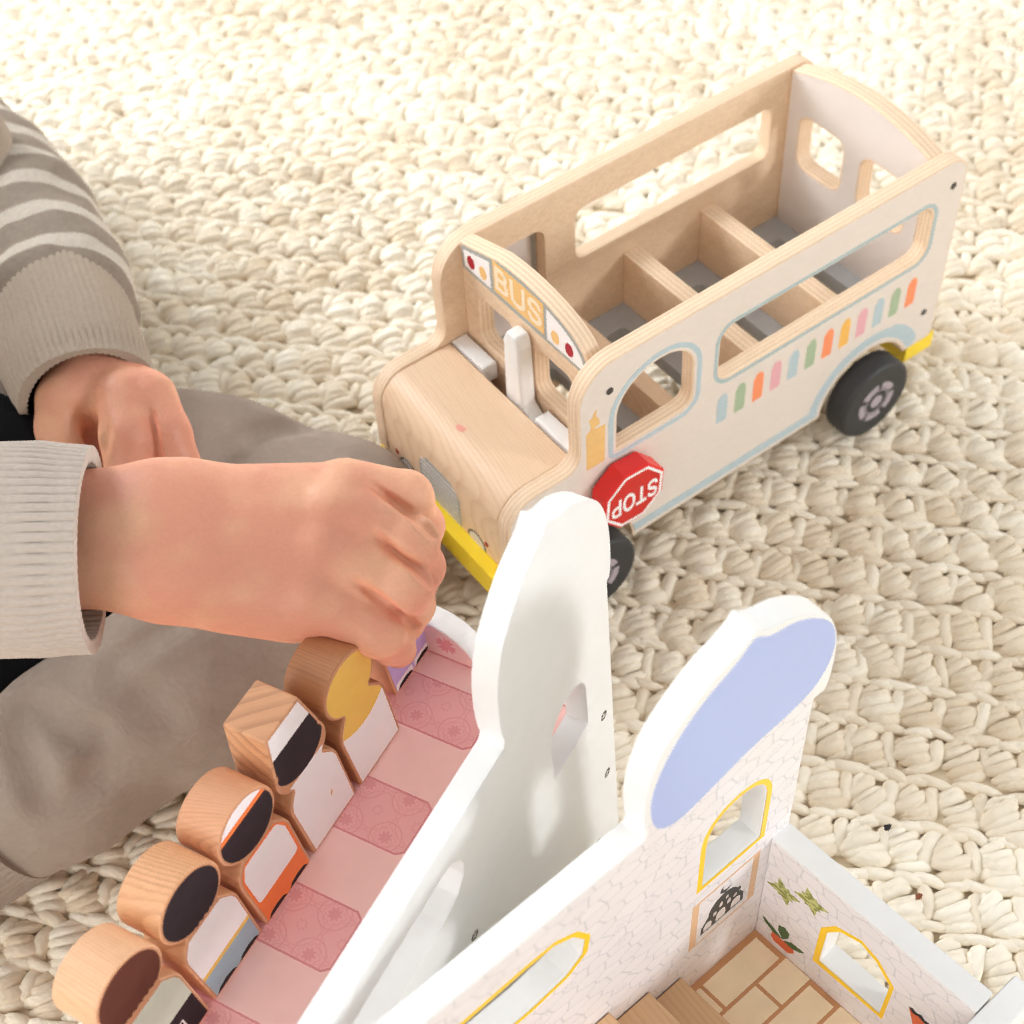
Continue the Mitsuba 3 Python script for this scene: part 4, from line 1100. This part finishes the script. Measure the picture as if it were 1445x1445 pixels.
def fold_noise(P, amp, s, seed):
    return amp * (meshkit.fbm(P * s, 3, seed) - 0.5) * 2


def sweater_sdf(P):
    d = cone(P, [-0.285, 0.305, 0.075], [-0.322, 0.335, 0.31], 0.098, 0.080)
    sh = np.array([-0.322, 0.335, 0.30])
    d = smin(d, cone(P, sh - 0.06 * SIDE, [-0.30, 0.25, 0.27], 0.046, 0.046), 0.02)
    d = smin(d, cone(P, sh + 0.06 * SIDE, [-0.20, 0.385, 0.17], 0.050, 0.044), 0.02)
    d = smin(d, cone(P, [-0.20, 0.385, 0.17], [-0.0680, 0.4194, 0.0526], 0.044, 0.040), 0.02)
    d = smin(d, cone(P, [-0.0767, 0.3084, 0.1086], [-0.1186, 0.2365, 0.0923], 0.0225, 0.0225), 0.02)
    return d + fold_noise(P, 0.006, 16, 3)


add('sweater', nets(sweater_sdf, [-0.45, 0.15, -0.01], [-0.02, 0.53, 0.42], 0.005), 'grey_cuff_cloth', PERSON, smooth=True)
tag(PERSON + '__sweater', 'grey sweater body')


LEG_FOLDS = [([[-0.1787, 0.0466, 0.0699], [-0.1767, 0.0373, 0.0711], [-0.1737, 0.0275, 0.0712], [-0.1666, 0.0194, 0.0697]], 0.0085, 0.0048), ([[-0.1850, 0.0430, 0.0693], [-0.1882, 0.0321, 0.0686], [-0.1907, 0.0223, 0.0650], [-0.1919, 0.0142, 0.0578]], 0.0075, 0.0055), ([[-0.0776, 0.0987, 0.0728], [-0.0623, 0.1065, 0.0703], [-0.0476, 0.1102, 0.0663], [-0.0298, 0.1113, 0.0573]], 0.0085, 0.0052),
             ([[-0.1830, 0.0098, 0.0553], [-0.1734, 0.0104, 0.0589], [-0.1670, 0.0123, 0.0631]], 0.003, 0.006), ([[-0.1483, 0.0289, 0.0797], [-0.1457, 0.0171, 0.0756], [-0.1420, 0.0082, 0.0704]], 0.0028, 0.007), ([[-0.1241, 0.0310, 0.0863], [-0.1366, 0.0323, 0.0850], [-0.1476, 0.0351, 0.0808]], 0.006, 0.004)]


def leg_sdf(P):
    near = smin(cone(P, [-0.2234, 0.0493, 0.0167], [-0.1744, 0.0373, 0.0371], 0.0310, 0.0308), cone(P, [-0.1739, 0.0379, 0.0378], [-0.1309, 0.0320, 0.0480], 0.0300, 0.0310), 0.02)
    near = smin(near, cone(P, [-0.1309, 0.0320, 0.0480], [-0.0784, 0.0263, 0.0509], 0.0310, 0.0335), 0.02)
    near = smin(near, cone(P, [-0.0784, 0.0263, 0.0509], [-0.1002, 0.0951, 0.0338], 0.033, 0.036), 0.008)
    near = smin(near, cone(P, [-0.1002, 0.0951, 0.0338], [-0.255, 0.235, 0.06], 0.036, 0.05), 0.02)
    far = smin(cone(P, [-0.24, 0.30, 0.065], [-0.0782, 0.1260, 0.0261], 0.055, 0.043), cone(P, [-0.0782, 0.1260, 0.0261], [-0.0337, 0.0769, 0.0216], 0.043, 0.0388), 0.03)
    far = smin(far, cone(P, [-0.0337, 0.0769, 0.0216], [-0.0773, 0.0954, 0.0146], 0.036, 0.032), 0.012)
    d = smin(near, far, 0.008)
    d = d + fold_noise(P, 0.0045, 26, 11)
    # creases of the cloth
    for line, amp, wd in LEG_FOLDS:
        for a, b in zip(line[:-1], line[1:]):
            e = np.maximum(cone(P, a, b, 0.0, 0.0), 0)
            d = d + amp * np.exp(-(e / wd) ** 2)
    return d


add('trousers', nets(leg_sdf, [-0.34, -0.075, -0.012], [0.03, 0.38, 0.16], 0.0023), 'sweat_cloth', PERSON, smooth=True)
tag(PERSON + '__trousers', 'soft taupe sweatpants, legs crossed')
tp = [[-0.2584, 0.0602, 0.0019], [-0.2324, 0.0514, 0.0129], [-0.2031, 0.0434, 0.0251]]
add('trouser_cuff', cuff(tp, [0.0295, 0.0305, 0.0318], 56, 0.0008, None), 'sweat_cloth', PERSON, smooth=50)


def lap_sdf(P):
    d = cone(P, [-0.1976, 0.1223, 0.0497], [-0.1576, 0.0841, 0.0521], 0.035, 0.024)
    d = smin(d, cone(P, [-0.1686, 0.1851, 0.0734], [-0.1369, 0.1481, 0.0792], 0.040, 0.026), 0.03)
    return d + fold_noise(P, 0.003, 30, 17)


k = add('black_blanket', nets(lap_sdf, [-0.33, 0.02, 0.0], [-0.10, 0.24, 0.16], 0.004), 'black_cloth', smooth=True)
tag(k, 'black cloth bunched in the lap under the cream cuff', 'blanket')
